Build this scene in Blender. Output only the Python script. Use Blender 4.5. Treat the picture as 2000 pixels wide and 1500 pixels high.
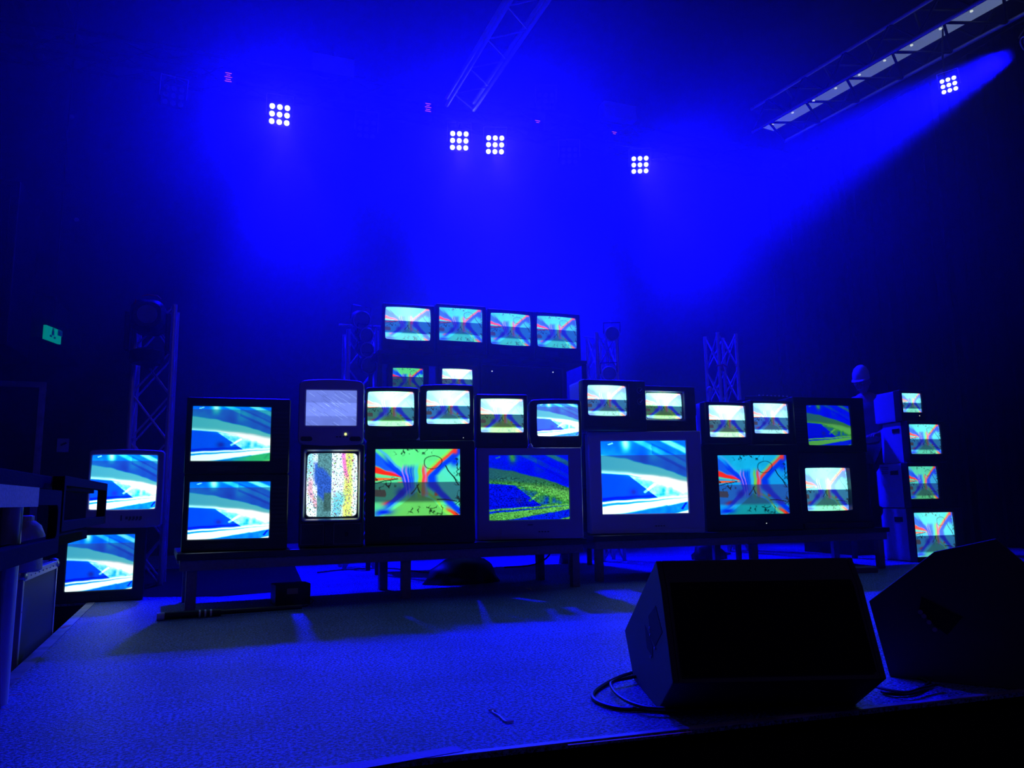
import bpy, bmesh, math, random
import numpy as np
from mathutils import Vector, Matrix
random.seed(7)
sc = bpy.context.scene
for o in list(bpy.data.objects):
    bpy.data.objects.remove(o)
# ------------------------------------------------------------------ camera
F = 1500.0; YAW = math.radians(20); PITCH = math.radians(8.53); ROLL = math.radians(-0.8); CH = 0.65
cam = bpy.data.objects.new('camera', bpy.data.cameras.new('camera')); sc.collection.objects.link(cam)
cam.data.sensor_width = 36; cam.data.lens = F / 2000 * 36; cam.data.clip_start = 0.05
R = Matrix.Rotation(-YAW, 3, 'Z') @ Matrix.Rotation(math.pi / 2 + PITCH, 3, 'X') @ Matrix.Rotation(ROLL, 3, 'Z')
cam.matrix_world = Matrix.Translation((0, 0, CH)) @ R.to_4x4()
sc.camera = cam
CAM = Vector((0, 0, CH))
# ------------------------------------------------------------------ world, light, exposure
w = bpy.data.worlds.new('dark_hall'); sc.world = w; w.use_nodes = True
w.node_tree.nodes['Background'].inputs[0].default_value = (0.0, 0.0, 0.02, 1)
w.node_tree.nodes['Background'].inputs[1].default_value = 0.3
sc.view_settings.view_transform = 'Standard'; sc.view_settings.look = 'None'
sc.view_settings.exposure = 0; sc.view_settings.gamma = 1; sc.view_settings.use_curve_mapping = False
sc.cycles.volume_bounces = 1; sc.cycles.max_bounces = 5; sc.cycles.diffuse_bounces = 2
sc.cycles.glossy_bounces = 2; sc.cycles.use_denoising = True; sc.cycles.sample_clamp_indirect = 3
sc.cycles.use_light_tree = False; sc.cycles.caustics_reflective = False; sc.cycles.caustics_refractive = False
BLUE = (0.002, 0.0008, 1.0)
LAMP_W = 5000.0
SIDE_W = 34000.0
HAZE_D = 0.06
AMB_W = 11.0
SPILL_W = 2500.0
fl_ = bpy.data.lights.new('hall_glow', 'AREA'); fl_.energy = AMB_W; fl_.color = (.30, .20, 1.0); fl_.size = 4; fl_.size_y = 1.5; fl_.shape = 'RECTANGLE'
fo_ = bpy.data.objects.new('hall_glow', fl_); sc.collection.objects.link(fo_); fo_.location = (1.5, -2.2, 4.5); fo_['kind'] = 'helper'
fo_.rotation_euler = (math.radians(60), 0, 0)


# ------------------------------------------------------------------ pixel helpers (a measured pixel becomes a point on a real plane)
def ray(px, py):
    return (R @ Vector(((px - 1000) / F, -(py - 750) / F, -1))).normalized()
def on_z(px, py, z):
    d = ray(px, py); return CAM + d * ((z - CH) / d.z)
def on_plane(px, py, P, n):
    d = ray(px, py); return CAM + d * ((Vector(P) - CAM).dot(n) / d.dot(n))
def on_y(px, py, y):
    return on_plane(px, py, (0, y, 0), Vector((0, 1, 0)))
# ------------------------------------------------------------------ materials
def mat(name, col, rough=0.5, metal=0.0, bump=0.0, scale=60, spec=0.5, emis=None, es=1.0, var=0.0, det=4):
    m = bpy.data.materials.new(name); m.use_nodes = True
    nt = m.node_tree; b = nt.nodes['Principled BSDF']
    b.inputs['Base Color'].default_value = (*col, 1); b.inputs['Roughness'].default_value = rough
    b.inputs['Metallic'].default_value = metal; b.inputs['Specular IOR Level'].default_value = spec
    if emis: b.inputs['Emission Color'].default_value = (*emis, 1); b.inputs['Emission Strength'].default_value = es
    tc = nt.nodes.new('ShaderNodeTexCoord'); nz = nt.nodes.new('ShaderNodeTexNoise')
    nz.inputs['Scale'].default_value = scale; nz.inputs['Detail'].default_value = det
    nt.links.new(tc.outputs['Object'], nz.inputs['Vector'])
    if var:
        rp = nt.nodes.new('ShaderNodeValToRGB'); e = rp.color_ramp.elements
        e[0].position = .35; e[1].position = .65
        e[0].color = (*[c * (1 - var) for c in col], 1); e[1].color = (*[min(1, c * (1 + var)) for c in col], 1)
        nt.links.new(nz.outputs['Fac'], rp.inputs[0]); nt.links.new(rp.outputs[0], b.inputs['Base Color'])
    if bump:
        bp = nt.nodes.new('ShaderNodeBump'); bp.inputs['Strength'].default_value = bump; bp.inputs['Distance'].default_value = .01
        nt.links.new(nz.outputs['Fac'], bp.inputs['Height']); nt.links.new(bp.outputs[0], b.inputs['Normal'])
    return m
M = {}
M['black'] = mat('black_plastic', (.012, .012, .014), .42, bump=.05, scale=300)
M['dark'] = mat('dark_plastic', (.035, .034, .04), .4, bump=.05, scale=300)
M['grey'] = mat('warm_grey_plastic', (.55, .44, .55), .42, bump=.04, scale=300)
M['lightgrey'] = mat('light_grey_plastic', (.68, .68, .70), .5, bump=.04, scale=300)
M['silver'] = mat('silver_trim', (.62, .62, .62), .28, metal=.9)
M['wood'] = mat('dark_wood_veneer', (.06, .035, .025), .4, var=.3, scale=14)
M['paintwood'] = mat('grey_violet_painted_wood', (.26, .19, .30), .55, bump=.1, scale=60, var=.15)
M['tabletop'] = mat('dark_laminate', (.035, .035, .045), .3, var=.2, scale=20)
M['alu'] = mat('brushed_aluminium', (.8, .8, .82), .38, metal=.35, bump=.05, scale=90)
M['steel'] = mat('black_painted_steel', (.02, .02, .024), .4, metal=.2)
M['wall'] = mat('black_wall_paint', (.018, .018, .022), .8, bump=.15, scale=20, var=.3)
M['ceil'] = mat('dark_ceiling', (.03, .03, .035), .85, bump=.2, scale=6, var=.3)
M['drape'] = mat('black_velvet', (.010, .010, .012), .95, spec=.08, bump=.2, scale=120)
M['rubber'] = mat('black_rubber', (.015, .015, .016), .5)
M['wedgepaint'] = mat('textured_black_paint', (.06, .065, .07), .6, bump=.35, scale=500)
M['grille'] = mat('perforated_steel_grille', (.012, .012, .013), .5, metal=.4, bump=.8, scale=900)
M['doorframe'] = mat('bare_door_frame', (.8, .62, .5), .6, var=.2, scale=9)
M['skin'] = mat('skin', (.5, .3, .22), .55)
M['cap'] = mat('pale_cotton', (.65, .65, .65), .85, bump=.2, scale=300)
M['shirt'] = mat('navy_shirt', (.25, .25, .3), .85, bump=.2, scale=150)
M['trousers'] = mat('black_trousers', (.02, .02, .025), .85)
M['redcable'] = mat('red_rubber', (.75, .1, .05), .45, emis=(1, .1, .08), es=0.0)
M['tapeviolet'] = mat('violet_grey_tape', (.26, .17, .26), .6, bump=.2, scale=120, var=.15)
M['tapeorange'] = mat('orange_tape', (.9, .25, .12), .6)
M['plasticbag'] = mat('crumpled_plastic', (.7, .7, .75), .3, bump=.8, scale=18)
M['white'] = mat('white_plastic', (.75, .75, .75), .4)
M['panel'] = mat('matt_case_panel', (.09, .11, .13), .55, bump=.1, scale=200)
M['label'] = mat('printed_paper_label', (.5, .45, .3), .7)
M['lensoff'] = mat('lamp_glass', (.3, .3, .33), .12)
M['lenson'] = mat('lit_lamp_lens', (.8, .8, 1), .2, emis=(.20, .22, 1), es=9)
M['ledgreen'] = mat('yellow_green_led', (.2, .3, .1), .3, emis=(.75, 1, .25), es=1.6)
M['ledorange'] = mat('orange_led', (.3, .1, .1), .3, emis=(1, .45, .3), es=1.3)
M['ledwhite'] = mat('pale_led', (.3, .3, .3), .3, emis=(.8, .9, .8), es=.8)
M['ledred'] = mat('red_display_digits', (.3, .02, .03), .3, emis=(1, .12, .18), es=.9)
M['exitgreen'] = mat('lit_green_sign', (.0, .3, .2), .4, emis=(.0, .36, .25), es=.55)
M['exitwhite'] = mat('dim_white_pictogram', (.1, .5, .4), .4, emis=(.0, .01, .01), es=1)
M['palestrip'] = mat('dim_lit_strip', (.3, .32, .35), .7, emis=(.10, .14, .24), es=.9, bump=.2, scale=6)  # pale truss strip, given a faint emission of its own
M['offglass'] = mat('dark_screen_glass', (.006, .006, .02), .1)

def stage_floor_mat():
    m = bpy.data.materials.new('scuffed_stage_paint'); m.use_nodes = True; nt = m.node_tree; b = nt.nodes['Principled BSDF']
    tc = nt.nodes.new('ShaderNodeTexCoord'); L = nt.links.new
    n1 = nt.nodes.new('ShaderNodeTexNoise'); n1.inputs['Scale'].default_value = 95; n1.inputs['Detail'].default_value = 6; n1.inputs['Roughness'].default_value = .7
    n2 = nt.nodes.new('ShaderNodeTexNoise'); n2.inputs['Scale'].default_value = 1.7; n2.inputs['Detail'].default_value = 5
    mp = nt.nodes.new('ShaderNodeMapping'); mp.inputs['Scale'].default_value = (1.0, 2.2, 1)
    vo = nt.nodes.new('ShaderNodeTexVoronoi'); vo.feature = 'DISTANCE_TO_EDGE'; vo.inputs['Scale'].default_value = 9
    nd = nt.nodes.new('ShaderNodeTexNoise'); nd.inputs['Scale'].default_value = 7; nd.inputs['Detail'].default_value = 6
    mx = nt.nodes.new('ShaderNodeMix'); mx.data_type = 'RGBA'; mx.inputs[0].default_value = .35
    L(tc.outputs['Object'], mp.inputs[0]); L(tc.outputs['Object'], n1.inputs['Vector']); L(tc.outputs['Object'], n2.inputs['Vector'])
    L(mp.outputs[0], nd.inputs['Vector']); L(mp.outputs[0], mx.inputs[6]); L(nd.outputs['Color'], mx.inputs[7]); L(mx.outputs[2], vo.inputs['Vector'])
    cr = nt.nodes.new('ShaderNodeValToRGB'); cr.color_ramp.elements[0].position = 0; cr.color_ramp.elements[0].color = (.25, .25, .25, 1)
    cr.color_ramp.elements[1].position = .035; cr.color_ramp.elements[1].color = (1, 1, 1, 1); L(vo.outputs['Distance'], cr.inputs[0])
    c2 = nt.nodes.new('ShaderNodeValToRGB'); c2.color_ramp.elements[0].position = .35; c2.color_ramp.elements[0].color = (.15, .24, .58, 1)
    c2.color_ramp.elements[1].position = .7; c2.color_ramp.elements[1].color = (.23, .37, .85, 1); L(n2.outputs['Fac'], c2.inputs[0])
    c3 = nt.nodes.new('ShaderNodeValToRGB'); c3.color_ramp.elements[0].position = .42; c3.color_ramp.elements[0].color = (.16, .16, .16, 1)
    c3.color_ramp.elements[1].position = .60; c3.color_ramp.elements[1].color = (2.0, 2.0, 2.0, 1); L(n1.outputs['Fac'], c3.inputs[0])
    m1 = nt.nodes.new('ShaderNodeMix'); m1.data_type = 'RGBA'; m1.blend_type = 'MULTIPLY'; m1.inputs[0].default_value = 1
    m2 = nt.nodes.new('ShaderNodeMix'); m2.data_type = 'RGBA'; m2.blend_type = 'MULTIPLY'; m2.inputs[0].default_value = .8
    L(c2.outputs[0], m1.inputs[6]); L(c3.outputs[0], m1.inputs[7]); L(m1.outputs[2], m2.inputs[6]); L(cr.outputs[0], m2.inputs[7])
    L(m2.outputs[2], b.inputs['Base Color'])
    rr = nt.nodes.new('ShaderNodeMapRange'); rr.inputs[3].default_value = .30; rr.inputs[4].default_value = .52
    L(n2.outputs['Fac'], rr.inputs[0]); L(rr.outputs[0], b.inputs['Roughness'])
    bp = nt.nodes.new('ShaderNodeBump'); bp.inputs['Strength'].default_value = 1.0; bp.inputs['Distance'].default_value = .02
    L(n1.outputs['Fac'], bp.inputs['Height']); L(bp.outputs[0], b.inputs['Normal'])
    return m
M['stage'] = stage_floor_mat()

def screen_mat():
    m = bpy.data.materials.new('crt_picture'); m.use_nodes = True; nt = m.node_tree; b = nt.nodes['Principled BSDF']
    a = nt.nodes.new('ShaderNodeAttribute'); a.attribute_name = 'pic'
    nt.links.new(a.outputs['Color'], b.inputs['Emission Color']); b.inputs['Emission Strength'].default_value = 1
    b.inputs['Base Color'].default_value = (.01, .01, .01, 1); b.inputs['Roughness'].default_value = .12
    return m
M['screen'] = screen_mat()

# ------------------------------------------------------------------ mesh helpers
class MB:
    def __init__(s): s.v = []; s.f = []
    def add(s, vs, fs):
        o = len(s.v); s.v += [tuple(p) for p in vs]; s.f += [tuple(i + o for i in f) for f in fs]; return s
    def box(s, x0, x1, y0, y1, z0, z1):
        return s.add([(x0, y0, z0), (x1, y0, z0), (x1, y1, z0), (x0, y1, z0), (x0, y0, z1), (x1, y0, z1), (x1, y1, z1), (x0, y1, z1)],
                     [(0, 3, 2, 1), (4, 5, 6, 7), (0, 1, 5, 4), (1, 2, 6, 5), (2, 3, 7, 6), (3, 0, 4, 7)])
    def loft(s, loops, c0=False, c1=False):
        n = len(loops[0]); vs = [p for l in loops for p in l]; fs = []
        for k in range(len(loops) - 1):
            for i in range(n):
                j = (i + 1) % n; fs.append((k * n + i, k * n + j, (k + 1) * n + j, (k + 1) * n + i))
        if c0: fs.append(tuple(reversed(range(n))))
        if c1: fs.append(tuple((len(loops) - 1) * n + i for i in range(n)))
        return s.add(vs, fs)
    def tube(s, pts, r, n=8, cap=True, r1=None):
        pts = [Vector(p) for p in pts]; loops = []
        for i, p in enumerate(pts):
            d = (pts[min(i + 1, len(pts) - 1)] - pts[max(i - 1, 0)]).normalized()
            a = d.orthogonal().normalized() if i == 0 else (a - d * a.dot(d)).normalized()
            b = d.cross(a); rr = r if r1 is None else r + (r1 - r) * i / (len(pts) - 1)
            loops.append([p + (a * math.cos(t) + b * math.sin(t)) * rr for t in [2 * math.pi * k / n for k in range(n)]])
        return s.loft(loops, cap, cap)
    def disc(s, c, nrm, r, n=16, th=.004):
        c = Vector(c); nrm = Vector(nrm).normalized(); return s.tube([c - nrm * th / 2, c + nrm * th / 2], r, n)
    def prism(s, poly, x0, x1):       # poly in (y,z), extruded along x
        return s.loft([[(x0, y, z) for y, z in poly], [(x1, y, z) for y, z in poly]], True, True)
    def lathe(s, prof, c=(0, 0, 0), n=24):   # prof (r,z)
        return s.loft([[(c[0] + r * math.cos(2 * math.pi * k / n), c[1] + r * math.sin(2 * math.pi * k / n), c[2] + z) for k in range(n)] for r, z in prof], True, True)
    def build(s, name, m, parent=None, smooth=False, bevel=0.0, seg=2):
        me = bpy.data.meshes.new(name); me.from_pydata(s.v, [], s.f); me.update()
        bm = bmesh.new(); bm.from_mesh(me); bmesh.ops.recalc_face_normals(bm, faces=bm.faces); bm.to_mesh(me); bm.free()
        me.materials.append(M[m] if isinstance(m, str) else m)
        o = bpy.data.objects.new(name, me); sc.collection.objects.link(o)
        if parent is not None: o.parent = parent
        if smooth:
            for p in me.polygons: p.use_smooth = True
            md = o.modifiers.new('edges', 'EDGE_SPLIT'); md.split_angle = math.radians(38)
        if bevel:
            b = o.modifiers.new('bevel', 'BEVEL'); b.width = bevel; b.segments = seg; b.limit_method = 'ANGLE'; b.angle_limit = math.radians(40)
        return o
def tag(o, label=None, cat=None, group=None, kind=None):
    if label: o['label'] = label
    if cat: o['category'] = cat
    if group: o['group'] = group
    if kind: o['kind'] = kind
    return o
def thing(name, label, cat, loc=(0, 0, 0), rz=0.0, group=None):
    o = bpy.data.objects.new(name, None); sc.collection.objects.link(o); o.empty_display_size = .1
    o.location = loc; o.rotation_euler = (0, 0, rz); return tag(o, label, cat, group)
def struct(o): o['kind'] = 'structure'; return o
def copy_tree(o, parent=None):
    c = o.copy(); sc.collection.objects.link(c)
    if parent is not None: c.parent = parent
    for ch in list(o.children): copy_tree(ch, c)
    return c
def rloop(w_, h_, r, bt=0.0, bs=0.0, k=4, m=6):
    P = []
    cs = [(1, -1, -90), (1, 1, 0), (-1, 1, 90), (-1, -1, 180)]
    for ci, (sx, sz, a0) in enumerate(cs):
        cx, cz = sx * (w_ / 2 - r), sz * (h_ / 2 - r)
        arc = [(cx + r * math.cos(math.radians(a0 + 90 * i / k)), cz + r * math.sin(math.radians(a0 + 90 * i / k))) for i in range(k + 1)]
        P += arc
        nx, nz, na = cs[(ci + 1) % 4]
        q = (nx * (w_ / 2 - r) + r * math.cos(math.radians(na)), nz * (h_ / 2 - r) + r * math.sin(math.radians(na)))
        a = arc[-1]
        P += [(a[0] + (q[0] - a[0]) * i / (m + 1), a[1] + (q[1] - a[1]) * i / (m + 1)) for i in range(1, m + 1)]
    out = []
    for x, z in P:
        fx = max(0, 1 - (2 * x / w_) ** 2); fz = max(0, 1 - (2 * z / h_) ** 2)
        out.append((x + bs * (2 * x / w_) * fz, z + bt * (2 * z / h_) * fx))
    return out
def at_y(lp, y, cx=0.0, cz=0.0): return [(x + cx, y, z + cz) for x, z in lp]

# ------------------------------------------------------------------ video pictures (flat pictures shown by the screens)
RNG = np.random.RandomState(5)
def vn(U, T, fx, fy, seed):
    r = np.random.RandomState(seed); g = r.rand(int(fy) + 3, int(fx) + 3)
    x = np.clip(U, 0, 1) * fx; y = np.clip(T, 0, 1) * fy; xi = x.astype(int); yi = y.astype(int); a = x - xi; b = y - yi
    a = a * a * (3 - 2 * a); b = b * b * (3 - 2 * b)
    return (g[yi, xi] * (1 - a) + g[yi, xi + 1] * a) * (1 - b) + (g[yi + 1, xi] * (1 - a) + g[yi + 1, xi + 1] * a) * b
def fbm(U, T, f, seed, n=3):
    s = 0; am = .5; tot = 0
    for i in range(n): s = s + am * vn(U, T, f * 2 ** i * 1.3, f * 2 ** i, seed + i); tot += am; am *= .5
    return s / tot
def ss(a, b, x): t = np.clip((x - a) / (b - a), 0, 1); return t * t * (3 - 2 * t)
def warp(U, T, k, f=4, seed=201):
    return np.clip(U + k * (fbm(U, T, f, seed) - .5), 0, 1), np.clip(T + k * (fbm(U, T, f, seed + 9) - .5), 0, 1)
def grain(U, T, fx, fy, seed):
    r = np.random.RandomState(seed).rand(fy + 1, fx + 1); return r[(T * fy).astype(int), (U * fx).astype(int)]
def seg_d(U, T, x0, t0, x1, t1):
    dx, dt = x1 - x0, t1 - t0; k = np.clip(((U - x0) * dx + (T - t0) * dt) / (dx * dx + dt * dt), 0, 1)
    return np.hypot(U - x0 - k * dx, T - t0 - k * dt)
def band(x, a, b, s=.01): return ss(a - s, a + s, x) * (1 - ss(b - s, b + s, x))
def blend(c, col, m): return c * (1 - m[..., None]) + np.array(col) * m[..., None]
def pic_beams(U, T, tb=.08, pal='blue', G=1.6, dim=.33, lo=.5, speck=0.0, white=.0):
    U0, T0 = U, T; U, T = warp(U, T, .022, 5)
    n = fbm(U, T, 5, 11); n2 = fbm(U, T, 14, 31)
    m = .30 + .22 * (n - .5)
    m = m + .22 * band(T - .62 * (U - .45), -.03, .05, .02) + .35 * band(T - .62 * (U - .72), -.06, .02, .02)
    m = m - .20 * np.exp(-(((U - .50) / .10) ** 2 + ((T - .24) / .14) ** 2)) + .5 * np.exp(-(((U - .30) / .05) ** 2 + ((T - .04) / .12) ** 2))
    m = m + .15 * np.exp(-(((U - .6) / .07) ** 2 + ((T - .22) / .12) ** 2)) - .12 * ss(.0, .01, T - .62 * (U - .58) - .02) * (1 - ss(.17, .18, T - .62 * (U - .58)))*(U > .6)
    m = m + .4 * (seg_d(U, T, .10, .055, .15, .035) < .008)
    te = .19 + .16 * U + .16 * U ** 2; be = .44 + .08 * U + .09 * U ** 2
    beam = ss(te - .012, te + .02, T) * (1 - ss(be - .01, be + .01, T))
    m = m * (1 - beam) + beam * (.68 + .1 * U + .1 * ss(.1, 0, be - T))
    low = ss(be - .01, be + .02, T)
    m = m * (1 - low) + low * (.14 + .16 * n * U)
    diag = ss(0, .012, (U - .34) * .93 - (T - .50)) * low
    m = m * (1 - diag) + diag * (.40 + .45 * n2 + .15 * U)
    m = m + .5 * (1 - ss(.012, .018, seg_d(U, T, .50, .70, .62, .60))) * low
    m = m - .25 * np.exp(-(((U - .72) / .03) ** 2 + ((T - .68) / .06) ** 2)) - .3 * np.exp(-(((U - .80) / .03) ** 2 + ((T - .66) / .07) ** 2)) * low
    m = m + np.exp(-((T - be) / .035) ** 2) * ss(.15, .9, U) * .75 + np.exp(-((T - be - .05) / .05) ** 2) * ss(.5, 1, U) * .6
    tl = .835 - .085 * U; bl = 1.015 - .19 * U ** 1.3
    und = ss(bl, bl + .015, T) + 0 * U
    m = m * (1 - und) + und * (.25 + .2 * n2 * U)
    lb = ss(tl - .008, tl + .008, T) * (1 - ss(bl - .02, bl + .015, T))
    m = m * (1 - lb) + lb * (.93 + .1 * U)
    m = m - .55 * band(T - (tl + .025), 0, .035 * (1 - .8 * U), .006)
    m = m - .3 * band(T - tl, -.05, -.02, .01) * (1 - U)
    cor = ss(0, .02, T - (.98 - .25 * (U - .85))) * (U > .8); m = m * (1 - cor) + cor * .95
    m = m - .5 * (seg_d(U, T, .93, .93, .97, .86) < .014)
    m = np.clip(m, 0, 1.15)
    P = {'blue': [(.0, .10, .85), (.02, .38, 1), (.12, .68, 1), (.62, .97, 1), (1, 1, 1)],
         'cyan': [(.0, .16, .82), (.0, .42, .95), (.10, .74, .92), (.60, .98, .95), (.95, 1, .98)],
         'green': [(.0, .06, .85), (.0, .10, .95), (.05, .25, .75), (.22, .58, .22), (.35, .70, .30)]}[pal]
    xs = [0, .28, .5, .78, 1]
    c = np.stack([np.interp(m, xs, [p[k] for p in P]) for k in range(3)], -1)
    if pal == 'cyan': c = blend(c, (.2, .75, .3), .8 * und * ss(.3, .8, U))
    purple = np.exp(-(((U - .37) / .05) ** 2 + ((T - .70) / .05) ** 2)) * low; c = blend(c, (.12, .12, .55), purple * .8)
    c = np.clip(c, 0, 1) ** 2.2
    d = ss(tb - .004, tb + .004, T0) * (1 - ss(be - .06, be + .01, T))
    tint = np.array({'green': (.45, .35, .62)}.get(pal, (.24, .50, .55))) * dim / .33
    cd = c * tint + (np.array((.010, .028, .02)) if pal != 'green' else 0)
    c = c * G * (1 - d[..., None]) + cd * d[..., None]
    if speck:
        g = grain(U0, T0, 105, 95, 3) * .6 + grain(U0, T0, 52, 95, 4) * .4; k = (.25 + .75 * (T > be - .12))
        c = c * (1 + speck * 2.2 * (g - .5) * k)[..., None]; c = c + (g > .93)[..., None] * np.array((.15, .35, .4)) * (low * ss(.3, .9, U) * np.exp(-((T - be - .05) / .09) ** 2))[..., None]
    return c + white
def pic_glass(U, T, base=(.35, .95, .5), G=1.2, dim=.35, t0=.50, t1=.82, lobe=(.3, .85, .8), lines=1.0, speck=0.0):
    T0 = T; U, T = warp(U, T, .09, 3, 301)
    n = fbm(U, T, 6, 51); n2 = fbm(U, T, 11, 78, 4); n3 = fbm(U, T, 10, 91); pt = ss(.42, .62, fbm(U, T, 5, 131, 2))
    a = np.clip((np.abs(T - .5) - .06) / .44, 0, 1) ** 1.25
    xl = .41 - .42 * a ** .85 * np.where(T < .5, 1, .95); xr = .60 + .36 * a ** .9
    c = np.zeros(U.shape + (3,)) + np.array(base) * (.9 + .2 * n[..., None])
    left = 1 - ss(-.01, .01, U - xl); right = ss(-.01, .01, U - xr)
    c = blend(c, (base[0] * .8, base[1] * .85, base[2] * 1.1), left * .6)
    c = blend(c, lobe, right * (.6 + .4 * n))
    th = np.arctan2(.47 - T, .40 - U)
    L = (U < .40) * left
    def ray_(a0, a1, col, k=1.0):
        nonlocal c; c = blend(c, col, band(th, a0, a1, .03) * L * k)
    ray_(.56, .80, (.1, .35, .95)); ray_(.32, .54, (1, .18, .10)); ray_(.24, .30, (.4, .9, .6)); ray_(.02, .14, (1, .38, .12)); ray_(-.62, -.30, (.95, .2, .18), ss(.20, .26, U) * (T0 < .5)); c = blend(c, (.9, .15, .3), np.exp(-(((U - .14) / .06) ** 2 + ((T - .78 + .4 * (U - .14)) / .03) ** 2)) * .9)
    c = blend(c, (.85, .2, .75), band(th, .50, .60, .04) * L * ss(.10, .3, U))
    c = blend(c, (.45, .32, .25), band(T, .60, .70, .01) * (U < .10) * .8)
    # blue seams along the hourglass
    dl = U - xl; dr = U - xr
    c = blend(c, (.02, .22, .98), band(dl, -.085, .01, .015) * (.9 * ss(.05, .2, U)))
    c = blend(c, (.25, .65, 1), band(dl, .005, .05, .02) * .8)
    c = blend(c, (.03, .2, .95), band(dr, .02, .12, .03) * .95)
    c = blend(c, (1, .25, .12), band(dr, -.035, .02, .015) * np.where(T < .5, .9, pt))
    c = blend(c, (.7, .85, .1), band(dr, -.07, -.04, .02) * .6)
    c = blend(c, (.02, .1, .8), np.exp(-(((U - .28) / .055) ** 2 + ((T - .65) / .06) ** 2)) * .9)
    mid = band(T, .27, .70, .05) * np.where(T < .5, 1, .6)
    c = blend(c, (.03, .2, .98), band(U, .36, .47, .02) * mid * (.72 + .2 * np.sin(U * 260)))
    c = blend(c, (.75, .5, .98), (band(U, .345, .36, .004) + band(U, .385, .40, .004)) * mid * .8)
    c = blend(c, (.2, .75, .95), band(U, .475, .51, .01) * mid * .8)
    c = blend(c, (.55, .85, .1), band(U, .51, .545, .01) * mid * .7)
    c = blend(c, (.95, .25, .3), band(U, .555, .59, .008) * mid * .9); c = blend(c, (.85, .4, .95), band(U, .59, .61, .008) * mid * .7)
    tri = ss(0, .02, T - .60 - 1.0 * np.abs(U - .50)) ; c = blend(c, (base[0] * 1.05, base[1] * .72, base[2] * .45), tri * .55)
    c = blend(c, (.02, .12, .95), np.exp(-(((U - .12) / .11) ** 2 + ((T - .93 + .25 * (U - .12)) / .045) ** 2)) * .95)
    c = blend(c, (1, .2, .15), np.exp(-(((U - .93) / .03) ** 2 + ((T - .06) / .035) ** 2)))
    c = blend(c, (.03, .2, .95), np.exp(-(((U - .93) / .05) ** 2 + ((T - .20) / .07) ** 2)))
    # ink squiggles
    ink = np.zeros(U.shape)
    sq = (1 - ss(.02, .05, np.abs(n2 - .5)))
    ink = np.maximum(ink, sq * band(T, .02, .11, .02) * band(U, .25, .66, .05) * .7)
    ink = np.maximum(ink, sq * band(T, .86, .97, .02) * band(U, .42, .83, .05) * .75)
    ink = np.maximum(ink, (1 - ss(.015, .05, np.abs(n3 - .45))) * band(T, .42, .60, .03) * (1 - ss(.15, .3, U)) * .9)
    ink = np.maximum(ink, (1 - ss(.015, .05, np.abs(n3 - .5))) * right * ss(.9, .97, U) * .7)
    for q in [(.83, .28, .98, .55), (.42, .66, .52, .52), (.50, .53, .54, .62), (.0, .50, .28, .46), (.72, .78, .95, .80)]:
        ink = np.maximum(ink, (1 - ss(.004, .011, seg_d(U, T, *q))) * .8)
    e = np.abs(np.hypot((U - .68) / .10, (T - .22) / .10) - 1); ink = np.maximum(ink, (1 - ss(.03, .09, e)) * .55 * (U < .80))
    c = c * (1 - ink[..., None] * lines)
    c = np.clip(c, 0, 1) ** 2.2
    d = ss(t0 - .004, t0 + .004, T0) * (1 - ss(t1 - .04, t1 + .02, T0))
    cd = (c * np.array((.62, .62, 1.15)) + .03) * dim
    c = c * G * (1 - d[..., None]) + cd * d[..., None]
    if speck: c = c * (1 + speck * (RNG.rand(*U.shape)[..., None] - .5))
    return c
def over(U, T, hot=(.62, 1.05, 1.0), G=2.2, wash=.45, **k):
    """over-exposed version: the light bands wash out towards white"""
    c = pic_glass(U, T, G=G, **k); t0 = k.get('t0', .5); t1 = k.get('t1', .82)
    d = ss(t0 - .004, t0 + .004, T) * (1 - ss(t1 - .015, t1 + .01, T)); cen = np.exp(-(((U - .5) / .35) ** 2)) * (T < t0)
    return c + np.array(hot) * (wash * (1 - d) * (.55 + .9 * cen))[..., None]
def pic_static(U, T):
    c = np.zeros(U.shape + (3,)) + np.array((.80, .92, .95))
    x, y = warp(U, T, .12, 3, 411)
    sw = .5 - .34 * np.cos((y - .5) * 4.2); 
    c = blend(c, (.45, .75, .85), band(x, .0, .16, .05) * (1 - ss(.2, .5, y)) * .8)
    c = blend(c, (.75, .80, .25), band(x, .74, .90, .04) * .75); c = blend(c, (.85, .35, .75), band(x - .25 * y, .66, .74, .02) * (1 - ss(.3, .5, y)) * .8)
    c = blend(c, (.8, .5, .6), band(x - .1 * np.cos(y * 6), .14, .22, .03) * ss(.3, .45, y) * .7)
    c = blend(c, (.3, .7, .8), band(x + .3 * y, .78, .98, .05) * ss(.55, .7, y) * .8)
    c = np.clip(c, 0, 1) ** 2.2 * 1.5
    g = grain(U, T, 62, 80, 21); r3 = np.stack([grain(U, T, 62, 80, 22 + k) for k in range(3)], -1)
    c = c * (.7 + .6 * g[..., None]); c = np.where((g < .20)[..., None], r3 ** 1.5 * .55, c)
    dk = band(U, .22, .49, .01)
    e = (.10, .30, .34) * np.ones(U.shape + (3,)); e = blend(e, (.03, .12, .62), band(y - .9 * np.abs(x - .2), .12, .62, .05) * ss(.2, .26, T)); e = blend(e, (.05, .14, .14), band(T, .62, .9, .02) * ss(.34, .36, U))
    e = e * (.55 + .9 * g[..., None])
    blue = band(x, .16, .30, .03) * ss(.1, .2, T) * (1 - ss(.45, .6, T)); e2 = np.array((.04, .16, .75)) * (.6 + .7 * g[..., None])
    c = c * (1 - blue[..., None]) + e2 * blue[..., None]
    return c * (1 - dk[..., None]) + e * dk[..., None]
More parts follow.
